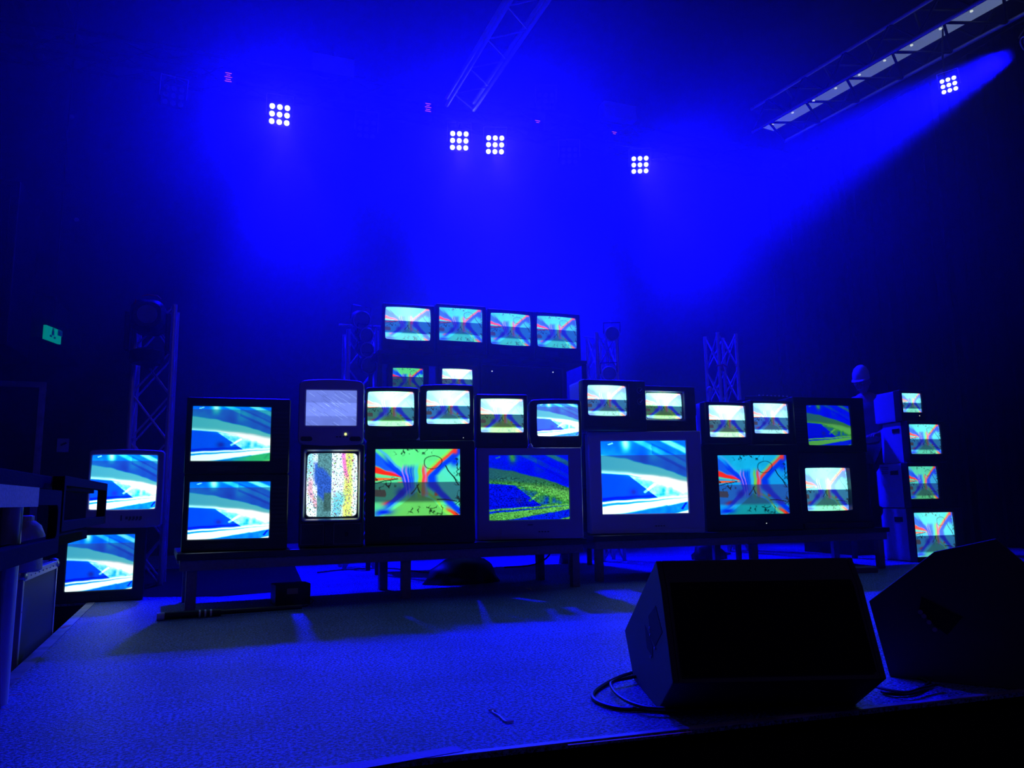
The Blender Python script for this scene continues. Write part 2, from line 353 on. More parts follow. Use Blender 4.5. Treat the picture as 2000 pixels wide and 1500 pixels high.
def pic_scratch(U, T):
    n = fbm(U, T, 3, 8); c = np.zeros(U.shape + (3,)) + np.array((.155, .225, .78))
    c = c * (1 + .35 * band(T, .36, .72, .005))[..., None] * (.8 + .35 * n)[..., None]
    for i in range(46):
        x, t = random.random(), random.random(); l = .05 + .2 * random.random(); s = random.choice([-.35, .6, .9])
        d = seg_d(U, T, x, t, x + l, t + l * .95); c = c * (1 + s * (1 - ss(.002, .007, d)))[..., None]
    return np.clip(c, 0, 1)
PICS = {'beams': pic_beams, 'glass': pic_glass, 'over': over, 'static': pic_static, 'scratch': pic_scratch}

def screen_mesh(name, w_, h_, cx, cz, y0, curve, nu, nv, kind, kw):
    u = np.linspace(0, 1, nu); t = np.linspace(0, 1, nv); U, T = np.meshgrid(u, t)
    X = cx + (U - .5) * w_; Z = cz + (.5 - T) * h_
    Y = y0 + curve * (.55 * (2 * U - 1) ** 2 + .45 * (2 * T - 1) ** 2)
    co = np.stack([X, Y, Z], -1).reshape(-1, 3)
    i = np.arange((nv - 1) * nu).reshape(nv - 1, nu)[:, :-1].ravel()
    q = np.stack([i, i + nu, i + nu + 1, i + 1], -1)
    me = bpy.data.meshes.new(name); me.vertices.add(len(co)); me.vertices.foreach_set('co', co.ravel())
    me.loops.add(q.size); me.loops.foreach_set('vertex_index', q.ravel()); me.polygons.add(len(q))
    me.polygons.foreach_set('loop_start', np.arange(0, q.size, 4)); me.polygons.foreach_set('loop_total', np.full(len(q), 4))
    me.update(calc_edges=True)
    rgb = np.clip(PICS[kind](U, T, **kw), 0, 6).reshape(-1, 3)
    ca = me.color_attributes.new('pic', 'FLOAT_COLOR', 'POINT')
    ca.data.foreach_set('color', np.concatenate([rgb, np.ones((len(rgb), 1))], 1).ravel().astype(np.float32))
    for p in me.polygons: p.use_smooth = True
    me.materials.append(M['screen']); return me

TVS = {}
def tv(key, name, label, body, scr, pt, base, rz, D=.42, shell='black', front=None, pic=('glass', {}), rr=.012, ri=.02, arch=0.0, rec=.014,
       curve=.012, lip=.006, boxy=False, bd=None, extra=None, group=None, bulge=.0, cat='television', taper=.6, scr_on=True, tip=1.0):
    """body, scr: measured rectangles; pt: a point of the vertical front plane"""
    rz = math.radians(rz); n = Vector((math.sin(rz), -math.cos(rz), 0)); ex = Vector((math.cos(rz), math.sin(rz), 0))
    cx, cy = (body[0] + body[2]) / 2, (body[1] + body[3]) / 2
    P = on_plane(cx, cy, *pt); front = front or shell
    loc = lambda px, py: ((on_plane(px, py, P, n) - P).dot(ex), on_plane(px, py, P, n).z)
    xa, xb = loc(body[0], cy)[0], loc(body[2], cy)[0]
    zt = loc(cx, body[1])[1]; zb = base if base is not None else loc(cx, body[3])[1]
    W_, H_ = xb - xa, zt - zb; off = (xa + xb) / 2
    P = P + ex * off; P.z = zb
    sy = (scr[1] + scr[3]) / 2; sx = (scr[0] + scr[2]) / 2
    u0, u1 = loc(scr[0], sy)[0] - off, loc(scr[2], sy)[0] - off
    v1, v0 = loc(sx, scr[1])[1] - zb, loc(sx, scr[3])[1] - zb
    sw, sh, scx, scz = u1 - u0, v1 - v0, (u0 + u1) / 2, (v0 + v1) / 2
    root = thing(name, label, cat, P, rz, group)
    bd = bd or min(.09, D * .3)
    hz = H_ / 2
    # bezel: front ring, lip running back to the tube
    dp = rec + curve + .012
    MB().loft([at_y(rloop(W_, H_, rr, arch), bd, 0, hz), at_y(rloop(W_, H_, rr, arch), .008, 0, hz), at_y(rloop(W_ - .01, H_ - .01, rr, arch), 0, 0, hz),
               at_y(rloop(sw + 2 * lip, sh + 2 * lip, ri + lip, bulge, bulge), 0, scx, scz), at_y(rloop(sw, sh, ri, bulge, bulge), min(.006, rec), scx, scz),
               at_y(rloop(sw, sh, ri, bulge, bulge), dp, scx, scz)]).build('bezel', front, root, smooth=True)
    W2 = W_ - .006; k = .8 if boxy else .42
    MB().loft([at_y(rloop(W2, H_ - .006, rr, arch), bd - .004, 0, hz), at_y(rloop(W2, H_ - .006, rr, arch), D * k, 0, hz),
               at_y(rloop(W_ * (.9 if boxy else .82), H_ * (.9 if boxy else .8), rr), D * (k + .07), 0, H_ * (.46 if boxy else .42)),
               at_y(rloop(W_ * (.8 if boxy else taper), H_ * (.8 if boxy else .62), rr), D, 0, H_ * (.44 if boxy else .36))], False, True).build('cabinet', shell, root, smooth=True)
    # the picture tube
    nu = max(30, int((scr[2] - scr[0]) * tip)); nv = max(24, int((scr[3] - scr[1]) * tip))
    if scr_on:
        me = screen_mesh('screen', sw + .012 + 2 * bulge, sh + .012 + 2 * bulge, scx, scz, rec - .001, curve, nu, nv, pic[0], dict(pic[1]))
        s = bpy.data.objects.new('screen', me); sc.collection.objects.link(s); s.parent = root
    else:
        MB().box(scx - sw / 2 - .004, scx + sw / 2 + .004, rec, rec + .004, scz - sh / 2 - .004, scz + sh / 2 + .004).build('screen', 'offglass', root)
    # small parts that every set has
    room = scz - sh / 2
    if room > .035:
        for i in range(4):
            MB().box(scx + sw * .1 + i * .022, scx + sw * .1 + i * .022 + .014, -.003, .004, room * .36, room * .36 + .007).build('button', 'dark' if front == 'black' else 'steel', root)
    for sx_ in (-1, 1):
        for yy in (.05, D * .4):
            MB().box(sx_ * W_ * .38 - .02, sx_ * W_ * .38 + .02, yy, yy + .03, -.0005, .012).build('foot', 'rubber', root)
    dd = dict(root=root, W=W_, H=H_, D=D, sw=sw, sh=sh, scx=scx, scz=scz, top=zt, P=P, rz=rz)
    if extra: extra(dd)
    TVS[key] = dd
    return dd

# ------------------------------------------------------------------ room and stage
A_ = on_z(0, 1335, 0); B_ = on_z(170, 1178, 0); C_ = on_z(700, 1499, 0); D_ = on_z(1690, 1387, 0)
def line_x(P, Q, R_, S):     # 2-D intersection
    a, b = Q - P, S - R_; k = ((R_.x - P.x) * b.y - (R_.y - P.y) * b.x) / (a.x * b.y - a.y * b.x); return Vector((P.x + a.x * k, P.y + a.y * k, 0))
FL = line_x(A_, B_, C_, D_)
FR = C_ + (D_ - C_) * 8.0
def slab(name, poly, z0, z1, m, **k):
    return MB().loft([[(x, y, z0) for x, y in poly], [(x, y, z1) for x, y in poly]], True, True).build(name, m, **k)
YB = 10.9
BL = B_
stage_poly = [(FL.x, FL.y), (FR.x, FR.y), (9.0, FR.y), (9.0, YB), (-2.9, YB), (-2.9, BL.y), (BL.x, BL.y)]
FR = C_ + (D_ - C_) * ((8.95 - C_.x) / (D_.x - C_.x))
stage_poly = [(FL.x, FL.y), (FR.x, FR.y), (9.0, YB), (-2.9, YB), (-2.9, BL.y), (BL.x, BL.y)]
st = struct(slab('floor_stage', stage_poly, -.012, 0, 'stage'))
# skirt below the stage edge
sk = struct(MB().loft([[(x, y, -1.0) for x, y in [(FL.x + .04, FL.y + .05), (FR.x - .04, FR.y + .05), (8.9, 10.8), (-2.8, 10.8), (-2.8, BL.y + .05), (BL.x + .05, BL.y + .05)]],
                       [(x, y, -.0125) for x, y in [(FL.x + .04, FL.y + .05), (FR.x - .04, FR.y + .05), (8.9, 10.8), (-2.8, 10.8), (-2.8, BL.y + .05), (BL.x + .05, BL.y + .05)]]], True, True).build('trim_1', 'drape'))
struct(MB().box(-6, 10, -3, 11, -1.1, -1.0).build('floor', 'wall'))
struct(MB().box(-6, 10, -3, 11, 6.6, 6.7).build('ceiling', 'ceil'))
struct(MB().box(-6, 10, 10.9, 11.05, -1, 6.6).build('wall_back', 'wall'))
struct(MB().box(-6.1, -6, -3, 11, -1, 6.6).build('wall_left', 'wall'))
struct(MB().box(9.95, 10.1, -3, 11, -1, 6.6).build('wall_right', 'wall'))
struct(MB().box(-6, 10, -3.1, -3, -1, 6.6).build('wall_front', 'wall'))
# edge strips of the stage (aluminium angle, worn), with tape on the left one
def strip(name, P, Q, wdt, h, m, off=0.0, parent=None):
    P, Q = Vector(P), Vector(Q); d = (Q - P).normalized(); nn = Vector((-d.y, d.x, 0))
    a = P + nn * off; b = Q + nn * off
    pts = [a, b, b + nn * wdt, a + nn * wdt]
    return MB().loft([[(p.x, p.y, P.z) for p in pts], [(p.x, p.y, P.z + h) for p in pts]], True, True).build(name, m, parent)
M['edge'] = mat('worn_edge_strip', (.30, .27, .36), .45, var=.45, scale=7, bump=.1)
u = (BL - FL).normalized(); v = (FR - FL).normalized()
struct(strip('trim_2', (FL.x, FL.y, 0), (FR.x, FR.y, 0), .022, .004, 'edge'))
struct(strip('trim_3', (BL.x, BL.y, 0), (FL.x, FL.y, 0), .05, .004, 'edge'))
tcols = ['tapeviolet', 'edge', 'tapeviolet', 'edge', 'tapeviolet']
Ltot = (BL - FL).length
def tape(px0, py0, px1, py1, wd, m, label, z=.0045):
    P, Q = on_z(px0, py0, z), on_z(px1, py1, z)
    return tag(strip('tape', P, Q, wd, .0006, m), label, 'tape')
tape(20, 1358, 44, 1356, .006, 'tapeorange', 'thin orange tape scrap nearest the left frame edge, longer one', .0047)
tape(30, 1326, 42, 1324, .006, 'tapeorange', 'thin orange tape scrap highest up the left stage edge', .0047)
tape(1, 1387, 17, 1386, .006, 'tapeorange', 'thin orange tape scrap lowest on the left stage edge', .0047)
tape(126, 1227, 139, 1221, .03, 'tapeorange', 'small reddish tape square on the left stage edge strip near the televisions', .0047)
tape(1110, 1456, 1352, 1430, .008, 'tapeorange', 'long reddish tape line on the front stage edge left of the big wedge', .0047)
tape(600, 1520, 906, 1467, .05, 'tapeviolet', 'wide bluish tape strip on the front stage edge at the bottom', .0047)

# ------------------------------------------------------------------ tables
T_Z = .355
def table(pl, pr, name, label, legs, depth=.72):
    P, Q = on_z(*pl, T_Z), on_z(*pr, T_Z); ln = (Q - P).length; ang = math.atan2(Q.y - P.y, Q.x - P.x)
    t = thing(name, label, 'table', (P.x, P.y, 0), ang)
    MB().box(0, ln, 0, depth, T_Z - .042, T_Z).build('tabletop', 'tabletop', t, bevel=.006)
    MB().box(.02, ln - .02, .02, .04, T_Z - .105, T_Z - .043).build('apron', 'paintwood', t, bevel=.002)
    MB().box(.02, ln - .02, depth - .04, depth - .02, T_Z - .105, T_Z - .043).build('apron', 'paintwood', t, bevel=.002)
    for x in (.045, ln - .045):
        MB().box(x - .012, x + .012, .041, depth - .041, T_Z - .105, T_Z - .043).build('apron', 'paintwood', t)
    for x in legs(ln):
        for y in (.045, depth - .095):
            MB().box(x - .03, x + .03, y, y + .05, 0, T_Z - .043).build('leg', 'paintwood', t, bevel=.002)
    return P, (Q - P).normalized(), ang, ln
T1 = table((345, 1082), (1146, 1051), 'low_table', 'long low table under the left half of the television wall', lambda l: (.09, l * .51, l - .07))
T2 = table((1159, 1047), (1738, 1030), 'low_table', 'long low table under the right half, ending beside the stacked televisions', lambda l: (.07, l * .52, l - .07))
def tline(T, s):
    P, d, a, l = T; n = Vector((-d.y, d.x, 0)); return (P + n * s, n)
a1 = math.degrees(T1[2]); a2 = math.degrees(T2[2])
l1 = tline(T1, .06); l2 = tline(T2, .06)
E_ = .0015

def led(dd, px, py, m='ledwhite', r=.006):
    n = Vector((math.sin(dd['rz']), -math.cos(dd['rz']), 0)); ex = Vector((math.cos(dd['rz']), math.sin(dd['rz']), 0))
    h = on_plane(px, py, dd['P'], n); x = (h - dd['P']).dot(ex)
    MB().disc((x, -.001, h.z - dd['P'].z), (0, 1, 0), r, 10, .005).build('power_light', m, dd['root'])
def flap(dd, m='dark'):
    z = dd['scz'] - dd['sh'] / 2
    MB().box(-dd['W'] * .28, dd['W'] * .0, -.002, .004, z * .25, z * .62).build('control_flap', m, dd['root'], bevel=.001)
def badge(dd, m='silver'):
    z = dd['scz'] - dd['sh'] / 2
    MB().box(dd['scx'] - .02, dd['scx'] + .02, -.002, .003, z * .72, z * .72 + .006).build('badge', m, dd['root'])
def speakers(dd, side=1):
    x0 = dd['scx'] + dd['sw'] / 2 + .012; x1 = dd['W'] / 2 - .012
    if side < 0: x0, x1 = -dd['W'] / 2 + .012, dd['scx'] - dd['sw'] / 2 - .012
    if x1 - x0 > .015:
        for i in range(12):
            z = dd['scz'] - dd['sh'] * .45 + dd['sh'] * .9 * i / 12
            MB().box(x0, x1, -.002, .003, z, z + dd['sh'] * .04).build('speaker_slat', 'dark', dd['root'])
# ---- left table, from the left
def ex1(dd):
    speakers(dd); flap(dd)
def side_vents(dd, n=5, sgn=-1, m='steel'):
    for i in range(n):
        z = dd['H'] * (.78 + .03 * i)
        MB().box(sgn * dd['W'] / 2 - .003, sgn * dd['W'] / 2 + .003, dd['D'] * .12, dd['D'] * .36, z, z + .005).build('vent_slot', m, dd['root'])
a = tv('a2', 'crt_television', 'black television on the left table showing blue-white beams, lower of leftmost pair', (356, 926, 562, 1072), (370, 941, 528, 1052), l1, T_Z + E_, a1 - 9,
       D=.44, pic=('beams', dict(tb=.115, G=1.7)), ri=.004, rec=.006, curve=.004, extra=ex1, boxy=True)
tv('a1', 'crt_television', 'black television showing green-tinted blue beams, upper of leftmost pair on left table', (362, 777, 566, 925), (376, 794, 530, 900), l1, a['top'] + E_, a1 - 9,
   D=.44, pic=('beams', dict(tb=.07, G=1.15, pal='cyan')), ri=.004, rec=.006, curve=.004, extra=ex1, boxy=True)
def exb(dd):
    r = dd['root']; W_, H_, scx, scz, sw, sh = [dd[k] for k in ('W', 'H', 'scx', 'scz', 'sw', 'sh')]
    # silver picture frame ring
    MB().loft([at_y(rloop(sw + .058, sh + .066, .02), -.001, scx, scz), at_y(rloop(sw + .056, sh + .064, .02), -.012, scx, scz), at_y(rloop(sw + .042, sh + .05, .018), -.012, scx, scz),
               at_y(rloop(sw + .018, sh + .026, .016), .002, scx, scz), at_y(rloop(sw + .018, sh + .026, .016), .006, scx, scz)]).build('picture_frame', 'silver', r, smooth=True)
    z1 = scz - sh / 2 - .05
    for x0, x1 in ((-W_ * .46, -W_ * .12), (-W_ * .10, W_ * .02), (W_ * .04, W_ * .46)):
        MB().box(x0, x1, -.006, .003, .02, z1).build('control_panel', 'dark', r, bevel=.002)
    for x0, x1 in ((-W_ * .46, -W_ * .12), (W_ * .04, W_ * .46)):
        MB().tube([(x0, -.007, .02), (x1, -.007, .02), (x1, -.007, z1), (x0, -.007, z1), (x0, -.007, .02)], .0016, 5).build('panel_outline', 'grey', r)
    MB().lathe([(.012, 0), (.012, .008), (.009, .012)], (0, 0, 0), 14).build('tuning_knob', 'black', r).matrix_local = Matrix.Translation((W_ * .24, -.005, z1 * .55)) @ Matrix.Rotation(math.pi / 2, 4, 'X')
    led(dd, 694, 1038, 'ledorange', .005)
b = tv('b', 'crt_television', 'old television stood on its side with silver frame and coloured static in a tall screen', (585, 868, 711, 1060), (600, 886, 697, 1008), l1, T_Z + E_, a1 - 14, D=.40,
       shell='dark', front='dark', pic=('static', {}), ri=.022, bulge=.004, rec=.012, extra=exb, boxy=True, tip=1.15)
def exc(dd):
    r = dd['root']
    for s in (-1, 1):
        MB().loft([at_y(rloop(.075, .03, .014), -.004, s * dd['W'] * .37, .035), at_y(rloop(.075, .03, .014), .003, s * dd['W'] * .37, .035)], True, False).build('speaker_grille', 'steel', r)
    led(dd, 675, 848, 'ledgreen', .008)
tv('c', 'computer_monitor', 'grey rounded computer monitor showing a pale blue scratched picture, on the sideways television', (583, 744, 711, 864), (598, 762, 697, 831), l1, b['top'] + E_, a1 - 14, D=.38,
   shell='grey', pic=('scratch', {}), rr=.035, ri=.003, arch=.014, rec=.008, curve=.002, extra=exc, cat='monitor')
d = tv('d', 'crt_television', 'large black television showing a vivid green hourglass pattern with red and blue streaks', (714, 860, 928, 1055), (734, 877, 900, 1007), l1, T_Z + E_, a1 - 15, D=.44,
       pic=('glass', dict(G=1.15, dim=.36, t0=.5, t1=.80, base=(.38, .96, .55), lobe=(.3, .88, .8))), ri=.003, rec=.008, curve=.004, extra=lambda q: (flap(q), badge(q, 'dark')))
e = tv('e', 'crt_television', 'wide grey flat-screen tube television showing grainy blue and green beams', (932, 874, 1138, 1050), (957, 889, 1113, 1015), l1, T_Z + E_, a1 - 14, D=.44,
       shell='grey', pic=('beams', dict(tb=.11, pal='green', G=1.0, dim=.55, speck=.9)), ri=.003, rec=.012, curve=.003,
       extra=lambda q: (badge(q, 'dark'), flap(q, 'grey')))
lr = tline(T1, .10)
HOT = dict(G=2.6, dim=.46, t0=.46, t1=.84, wash=.9, base=(.35, .85, .70), lobe=(.3, .8, .85), lines=.9)
tv('f', 'crt_television', 'small black television with bright white-topped picture, right beside the grey monitor', (713, 757, 818, 862), (719, 765, 808, 831), lr, d['top'] + E_, a1 - 15, D=.32,
   pic=('over', dict(HOT, base=(.35, .85, .5))), rr=.02, ri=.012, arch=.006, bulge=.004, extra=flap)
tv('g', 'crt_television', 'small black television with bright picture, second to the right of the grey monitor', (820, 752, 926, 860), (834, 763, 917, 827), lr, d['top'] + E_, a1 - 18, D=.32,
   pic=('over', dict(HOT, base=(.30, .80, .85))), rr=.02, ri=.010, arch=.006, bulge=.003, extra=lambda q: (flap(q), led(q, 905, 855, 'ledwhite', .003)))
tv('h', 'crt_television', 'small black television on the wide grey one, with yellow-green lower picture and square shell', (931, 770, 1031, 872), (940, 779, 1023, 844), lr, e['top'] + E_, a1 - 14, D=.32,
   pic=('over', dict(HOT, base=(.45, .8, .35), G=2.2)), rr=.008, ri=.008, bulge=.002, extra=flap)
tv('i', 'crt_television', 'small rounded black television with overexposed white beams, right end above the wide grey one', (1035, 781, 1136, 872), (1050, 789, 1130, 851), lr, e['top'] + E_, a1 - 20, D=.34,
   pic=('beams', dict(tb=.11, G=2.6, dim=.45, white=.06)), rr=.028, ri=.01, arch=.008, bulge=.003, extra=flap)
# ---- right table
def exj(dd):
    r = dd['root']; W_, H_ = dd['W'], dd['H']
    MB().box(-W_ / 2 + .006, W_ / 2 - .006, -.012, .0, .006, .04).build('bottom_ledge', 'grey', r, bevel=.005)
    MB().box(dd['scx'] + dd['sw'] / 2 + .01, dd['scx'] + dd['sw'] / 2 + .016, -.002, .002, dd['scz'] - dd['sh'] / 2, dd['scz'] + dd['sh'] / 2).build('trim_line', 'silver', r)
    badge(dd, 'silver')
j = tv('j', 'crt_television', 'largest television, light grey shell, showing sharp blue and white beams, in the middle', (1152, 842, 1373, 1040), (1176, 861, 1343, 1003), l2, T_Z + E_, a2 - 13, D=.50,
       shell='grey', pic=('beams', dict(tb=.20, G=1.8)), ri=.003, rec=.02, curve=.003, extra=exj)
def exk(dd):
    r = dd['root']; W_ = dd['W']; x = W_ / 2 - .055
    MB().box(x - .036, x + .045, -.003, .003, dd['H'] * .22, dd['H'] - .02).build('dial_panel', 'dark', r, bevel=.001)
    MB().box(dd['scx'] + dd['sw'] / 2 + .016, dd['scx'] + dd['sw'] / 2 + .022, -.004, .003, dd['scz'] - dd['sh'] / 2 - .01, dd['scz'] + dd['sh'] / 2 + .015).build('trim_line', 'silver', r)
    for i, z in enumerate((dd['H'] * .80, dd['H'] * .58)):
        k = MB().lathe([(.024, 0), (.024, .003), (.017, .004), (.015, .016), (.012, .018)], n=20).build('dial', 'steel', r, smooth=True)
        k.matrix_local = Matrix.Translation((x, -.004, z)) @ Matrix.Rotation(math.pi / 2, 4, 'X')
        q = MB().lathe([(.0255, 0), (.0255, .004), (.023, .004), (.023, 0)], n=20).build('dial_ring', 'white', r); q.matrix_local = Matrix.Translation((x, -.003, z)) @ Matrix.Rotation(math.pi / 2, 4, 'X')
        h = MB().box(-.003, .003, -.015, .015, .0, .008).build('pointer', 'white', k); h.matrix_local = Matrix.Translation((0, 0, .017)) @ Matrix.Rotation(-.7, 4, 'Z')
    for i in range(7):
        z = dd['H'] * .2 + i * .0
    for i in range(5):
        MB().box(x - .025, x + .03, -.004, .003, dd['H'] * .24 + i * .014, dd['H'] * .24 + i * .014 + .006).build('speaker_slat', 'black', r)
    MB().box(-W_ * .48, W_ * .48, -.002, .01, .012, .03).build('bottom_ledge', 'dark', r, bevel=.004)
tv('k', 'vintage_television', 'vintage portable television with two round tuning dials right of its screen', (1139, 742, 1262, 834), (1150, 753, 1225, 811), tline(T2, .06), j['top'] + E_, a2 - 1, D=.40,
   shell='lightgrey', front='dark', pic=('over', dict(HOT, base=(.35, .75, .8), G=2.3, wash=.7)), rr=.012, ri=.014, bulge=.004, boxy=True, extra=exk)
def exl(dd):
    r = dd['root']; sw, sh, scx, scz = dd['sw'], dd['sh'], dd['scx'], dd['scz']
    MB().loft([at_y(rloop(sw + .05, sh + .05, .006), -.002, scx, scz), at_y(rloop(sw + .05, sh + .05, .006), -.014, scx, scz), at_y(rloop(sw + .034, sh + .034, .006), -.014, scx, scz),
               at_y(rloop(sw + .014, sh + .014, .012), -.001, scx, scz)]).build('picture_frame', 'silver', r, smooth=True)
    speakers(dd)
tv('l', 'vintage_television', 'dark wooden television with silver picture frame, half behind the dial television', (1256, 754, 1359, 834), (1264, 768, 1333, 817), tline(T2, .125), j['top'] + E_, a2 - 1, D=.34,
   shell='wood', front='wood', pic=('over', dict(HOT, base=(.4, .8, .3), G=2.4, t0=.5, t1=.86)), rr=.004, ri=.012, bulge=.003, boxy=True, extra=exl)
m_ = tv('m', 'crt_television', 'large black television showing a blue hourglass pattern with red streaks and ink lines', (1377, 868, 1564, 1040), (1406, 889, 1541, 1004), l2, T_Z + E_, a2 - 8, D=.44,
        pic=('glass', dict(G=.95, dim=.42, t0=.5, t1=.84, base=(.10, .72, .95), lobe=(.1, .6, .95))), ri=.003, rec=.008, curve=.004, extra=lambda q: (flap(q), badge(q, 'dark'), led(q, 1497, 1022, 'ledwhite', .004)))
tv('n', 'crt_television', 'small light-grey sided television above the blue hourglass set, left of two', (1379, 785, 1466, 870), (1387, 792, 1457, 853), tline(T2, .05), m_['top'] + E_, a2 - 1, D=.38,
   shell='lightgrey', front='dark', pic=('over', dict(HOT, base=(.45, .8, .6), G=2.3)), rr=.006, ri=.008, bulge=.002, extra=flap)
tv('o', 'crt_television', 'small dark television above the blue hourglass set, right of two', (1468, 782, 1548, 870), (1474, 788, 1541, 846), tline(T2, .10), m_['top'] + E_, a2 - 1, D=.34,
   shell='lightgrey', front='black', pic=('over', dict(HOT, base=(.35, .75, .95), G=2.1, t0=.47, t1=.87, wash=.7)), rr=.006, ri=.008, bulge=.002, extra=flap)
def exp_(dd):
    r = dd['root']; W_, H_ = dd['W'], dd['H']; sw, sh, scx, scz = dd['sw'], dd['sh'], dd['scx'], dd['scz']
    MB().box(-W_ / 2, W_ / 2, -.035, .0, .0, .05).build('bottom_ledge', 'wood', r, bevel=.003)
    for i in range(4): MB().box(-W_ / 2 + .02, W_ / 2 - .02, -.037, -.033, .008 + i * .01, .012 + i * .01).build('ledge_slat', 'dark', r)
p = tv('p', 'vintage_television', 'squarish console television with deep dark frame, at the right table end', (1563, 884, 1697, 1024), (1577, 914, 1664, 997), l2, T_Z + E_, a2 - 3, D=.42,
       shell='wood', front='dark', pic=('over', dict(HOT, base=(.3, .85, .75), G=2.0, t0=.51, t1=.88, wash=.55)), rr=.006, ri=.010, rec=.05, lip=.022, bulge=.003, boxy=True, extra=exp_)
tv('q', 'crt_television', 'black television showing dim smooth green and blue beams, above the squarish console', (1552, 776, 1690, 883), (1579, 792, 1664, 869), tline(T2, .06), p['top'] + E_, a2 - 3, D=.42,
   shell='wood', front='black', pic=('beams', dict(tb=.10, pal='green', G=.85, dim=.5)), rr=.005, ri=.010, bulge=.003, boxy=True, extra=lambda q: speakers(q, -1))
# ---- stack at the right, standing on the stage
S0 = on_z(1790, 1099, 0); rzs = -7
def sp(off): return (S0 + Vector((0, off, 0)), Vector((math.sin(math.radians(rzs)), -math.cos(math.radians(rzs)), 0)))
def exs(dd):
    r = dd['root']; W_, H_, D = dd['W'], dd['H'], dd['D']
    MB().box(-W_ / 2 - .001, -W_ / 2 + .001, D * .28, D * .5, H_ * .74, H_ * .84).build('handle_recess', 'black', r)
    MB().box(-W_ / 2 - .004, -W_ / 2 + .001, D * .28, D * .5, H_ * .835, H_ * .85).build('handle_lip', 'lightgrey', r)
def exsv(dd):
    exs(dd); r = dd['root']; W_, H_, D = dd['W'], dd['H'], dd['D']
    for i in range(4): MB().box(-W_ / 2 - .001, -W_ / 2 + .0015, D * .55, D * .76, H_ * (.78 + .045 * i), H_ * (.79 + .045 * i)).build('vent_slot', 'black', r)
SG = dict(G=1.3, dim=.36, t0=.52, t1=.9, base=(.25, .85, .85), lobe=(.25, .8, .95), wash=.12)
s1 = tv('s1', 'crt_television', 'large pale-sided television on the stage floor, bottom of the right stack', (1787, 992, 1884, 1099), (1790, 1001, 1867, 1087), sp(0), 0.001, rzs, D=.52,
        shell='lightgrey', front='dark', pic=('over', SG), rr=.006, ri=.004, rec=.012, boxy=True, extra=exs)
s2 = tv('s2', 'crt_television', 'grey-sided television with vent slots, second from the bottom of the right stack', (1776, 903, 1842, 990), (1778, 911, 1834, 974), sp(.03), s1['top'] + E_, rzs, D=.50,
        shell='lightgrey', front='dark', pic=('over', dict(SG, base=(.3, .85, .7), G=.95, wash=.03, lobe=(.15, .6, .95))), rr=.005, ri=.005, rec=.012, boxy=True, extra=exsv)
s3 = tv('s3', 'crt_television', 'dark-fronted television, third from the bottom of the right stack', (1775, 822, 1846, 902), (1779, 829, 1839, 886), sp(.05), s2['top'] + E_, rzs, D=.44,
        shell='lightgrey', front='dark', pic=('over', dict(SG, t0=.5, t1=.86)), rr=.005, ri=.007, bulge=.002, rec=.012, boxy=True, extra=exs)
s4 = tv('s4', 'crt_television', 'smallest television, plain pale side, on top of the right stack', (1759, 762, 1806, 821), (1764, 768, 1801, 805), sp(.10), s3['top'] + E_, rzs, D=.42,
        shell='lightgrey', front='dark', pic=('over', dict(SG, wash=.35, t0=.5, t1=.80)), rr=.005, ri=.004, rec=.01, boxy=True, extra=lambda q: led(q, 1796, 812, 'ledwhite', .004))
# ---- pair at the left, standing on the stage wing
W0 = on_z(195, 1176, 0); rzl = 2
wp = (W0, Vector((math.sin(math.radians(rzl)), -math.cos(math.radians(rzl)), 0)))
w1 = tv('w1', 'crt_television', 'black television on the stage at far left, lower of the pair beside the flight case', (108, 1031, 282, 1178), (131, 1045, 262, 1153), wp, 0.001, rzl, D=.42,
        pic=('beams', dict(tb=.16, G=1.25)), ri=.006, rec=.012, curve=.004, extra=flap)
def exw(dd):
    z = dd['scz'] - dd['sh'] / 2; r = dd['root']
    MB().box(-.02, -.012, -.003, .003, z * .35, z * .65).build('button', 'black', r); 
    for i in range(5): MB().box(.01 + i * .022, .025 + i * .022, -.003, .003, z * .42, z * .58).build('button', 'dark', r)
tv('w2', 'crt_television', 'grey rounded television with overexposed beams, on top of the black one at far left', (170, 880, 318, 1030), (178, 889, 306, 994), wp, w1['top'] + E_, rzl - 2, D=.46,
   shell='dark', front='grey', pic=('beams', dict(tb=.12, G=2.3, dim=.42)), rr=.02, ri=.008, arch=.01, rec=.014, bulge=.003, extra=exw)

# ------------------------------------------------------------------ back riser with the four high televisions
YR = 7.0
def ry(px, py): return on_y(px, py, YR)
zs = ry(930, 694).z; zl = ry(930, 782).z
xl_, xr_ = ry(738, 700).x, ry(1145, 700).x
rk = thing('shelf_riser', 'tall black shelf frame at the back carrying two rows of televisions', 'shelf', ((xl_ + xr_) / 2, YR, 0))
hw = (xr_ - xl_) / 2
MB().box(-hw, hw, -.02, .55, zs - .03, zs).build('shelf', 'steel', rk, bevel=.003)
MB().box(-hw, hw, -.02, .55, zl - .03, zl).build('shelf', 'steel', rk, bevel=.003)
MB().box(-hw, hw, -.02, .55, .75, .78).build('shelf', 'steel', rk, bevel=.003)
for sx_ in (-hw + .02, hw - .02):
    for yy in (0, .5):
        MB().box(sx_ - .02, sx_ + .02, yy, yy + .03, 0, zs - .031).build('post', 'steel', rk)
nb = (Vector((0, YR, 0)), Vector((0, -1, 0)))
BK = dict(G=1.25, dim=.42, t0=.42, t1=.78, base=(.15, .8, .9), lobe=(.15, .7, .95), wash=.10)
HL = ['black television on the high back shelf, leftmost of four, brightest', 'black television on the high back shelf, second from left, square screen corners', 'black television on the high back shelf, third from left', 'black television on the high back shelf, rightmost of four']
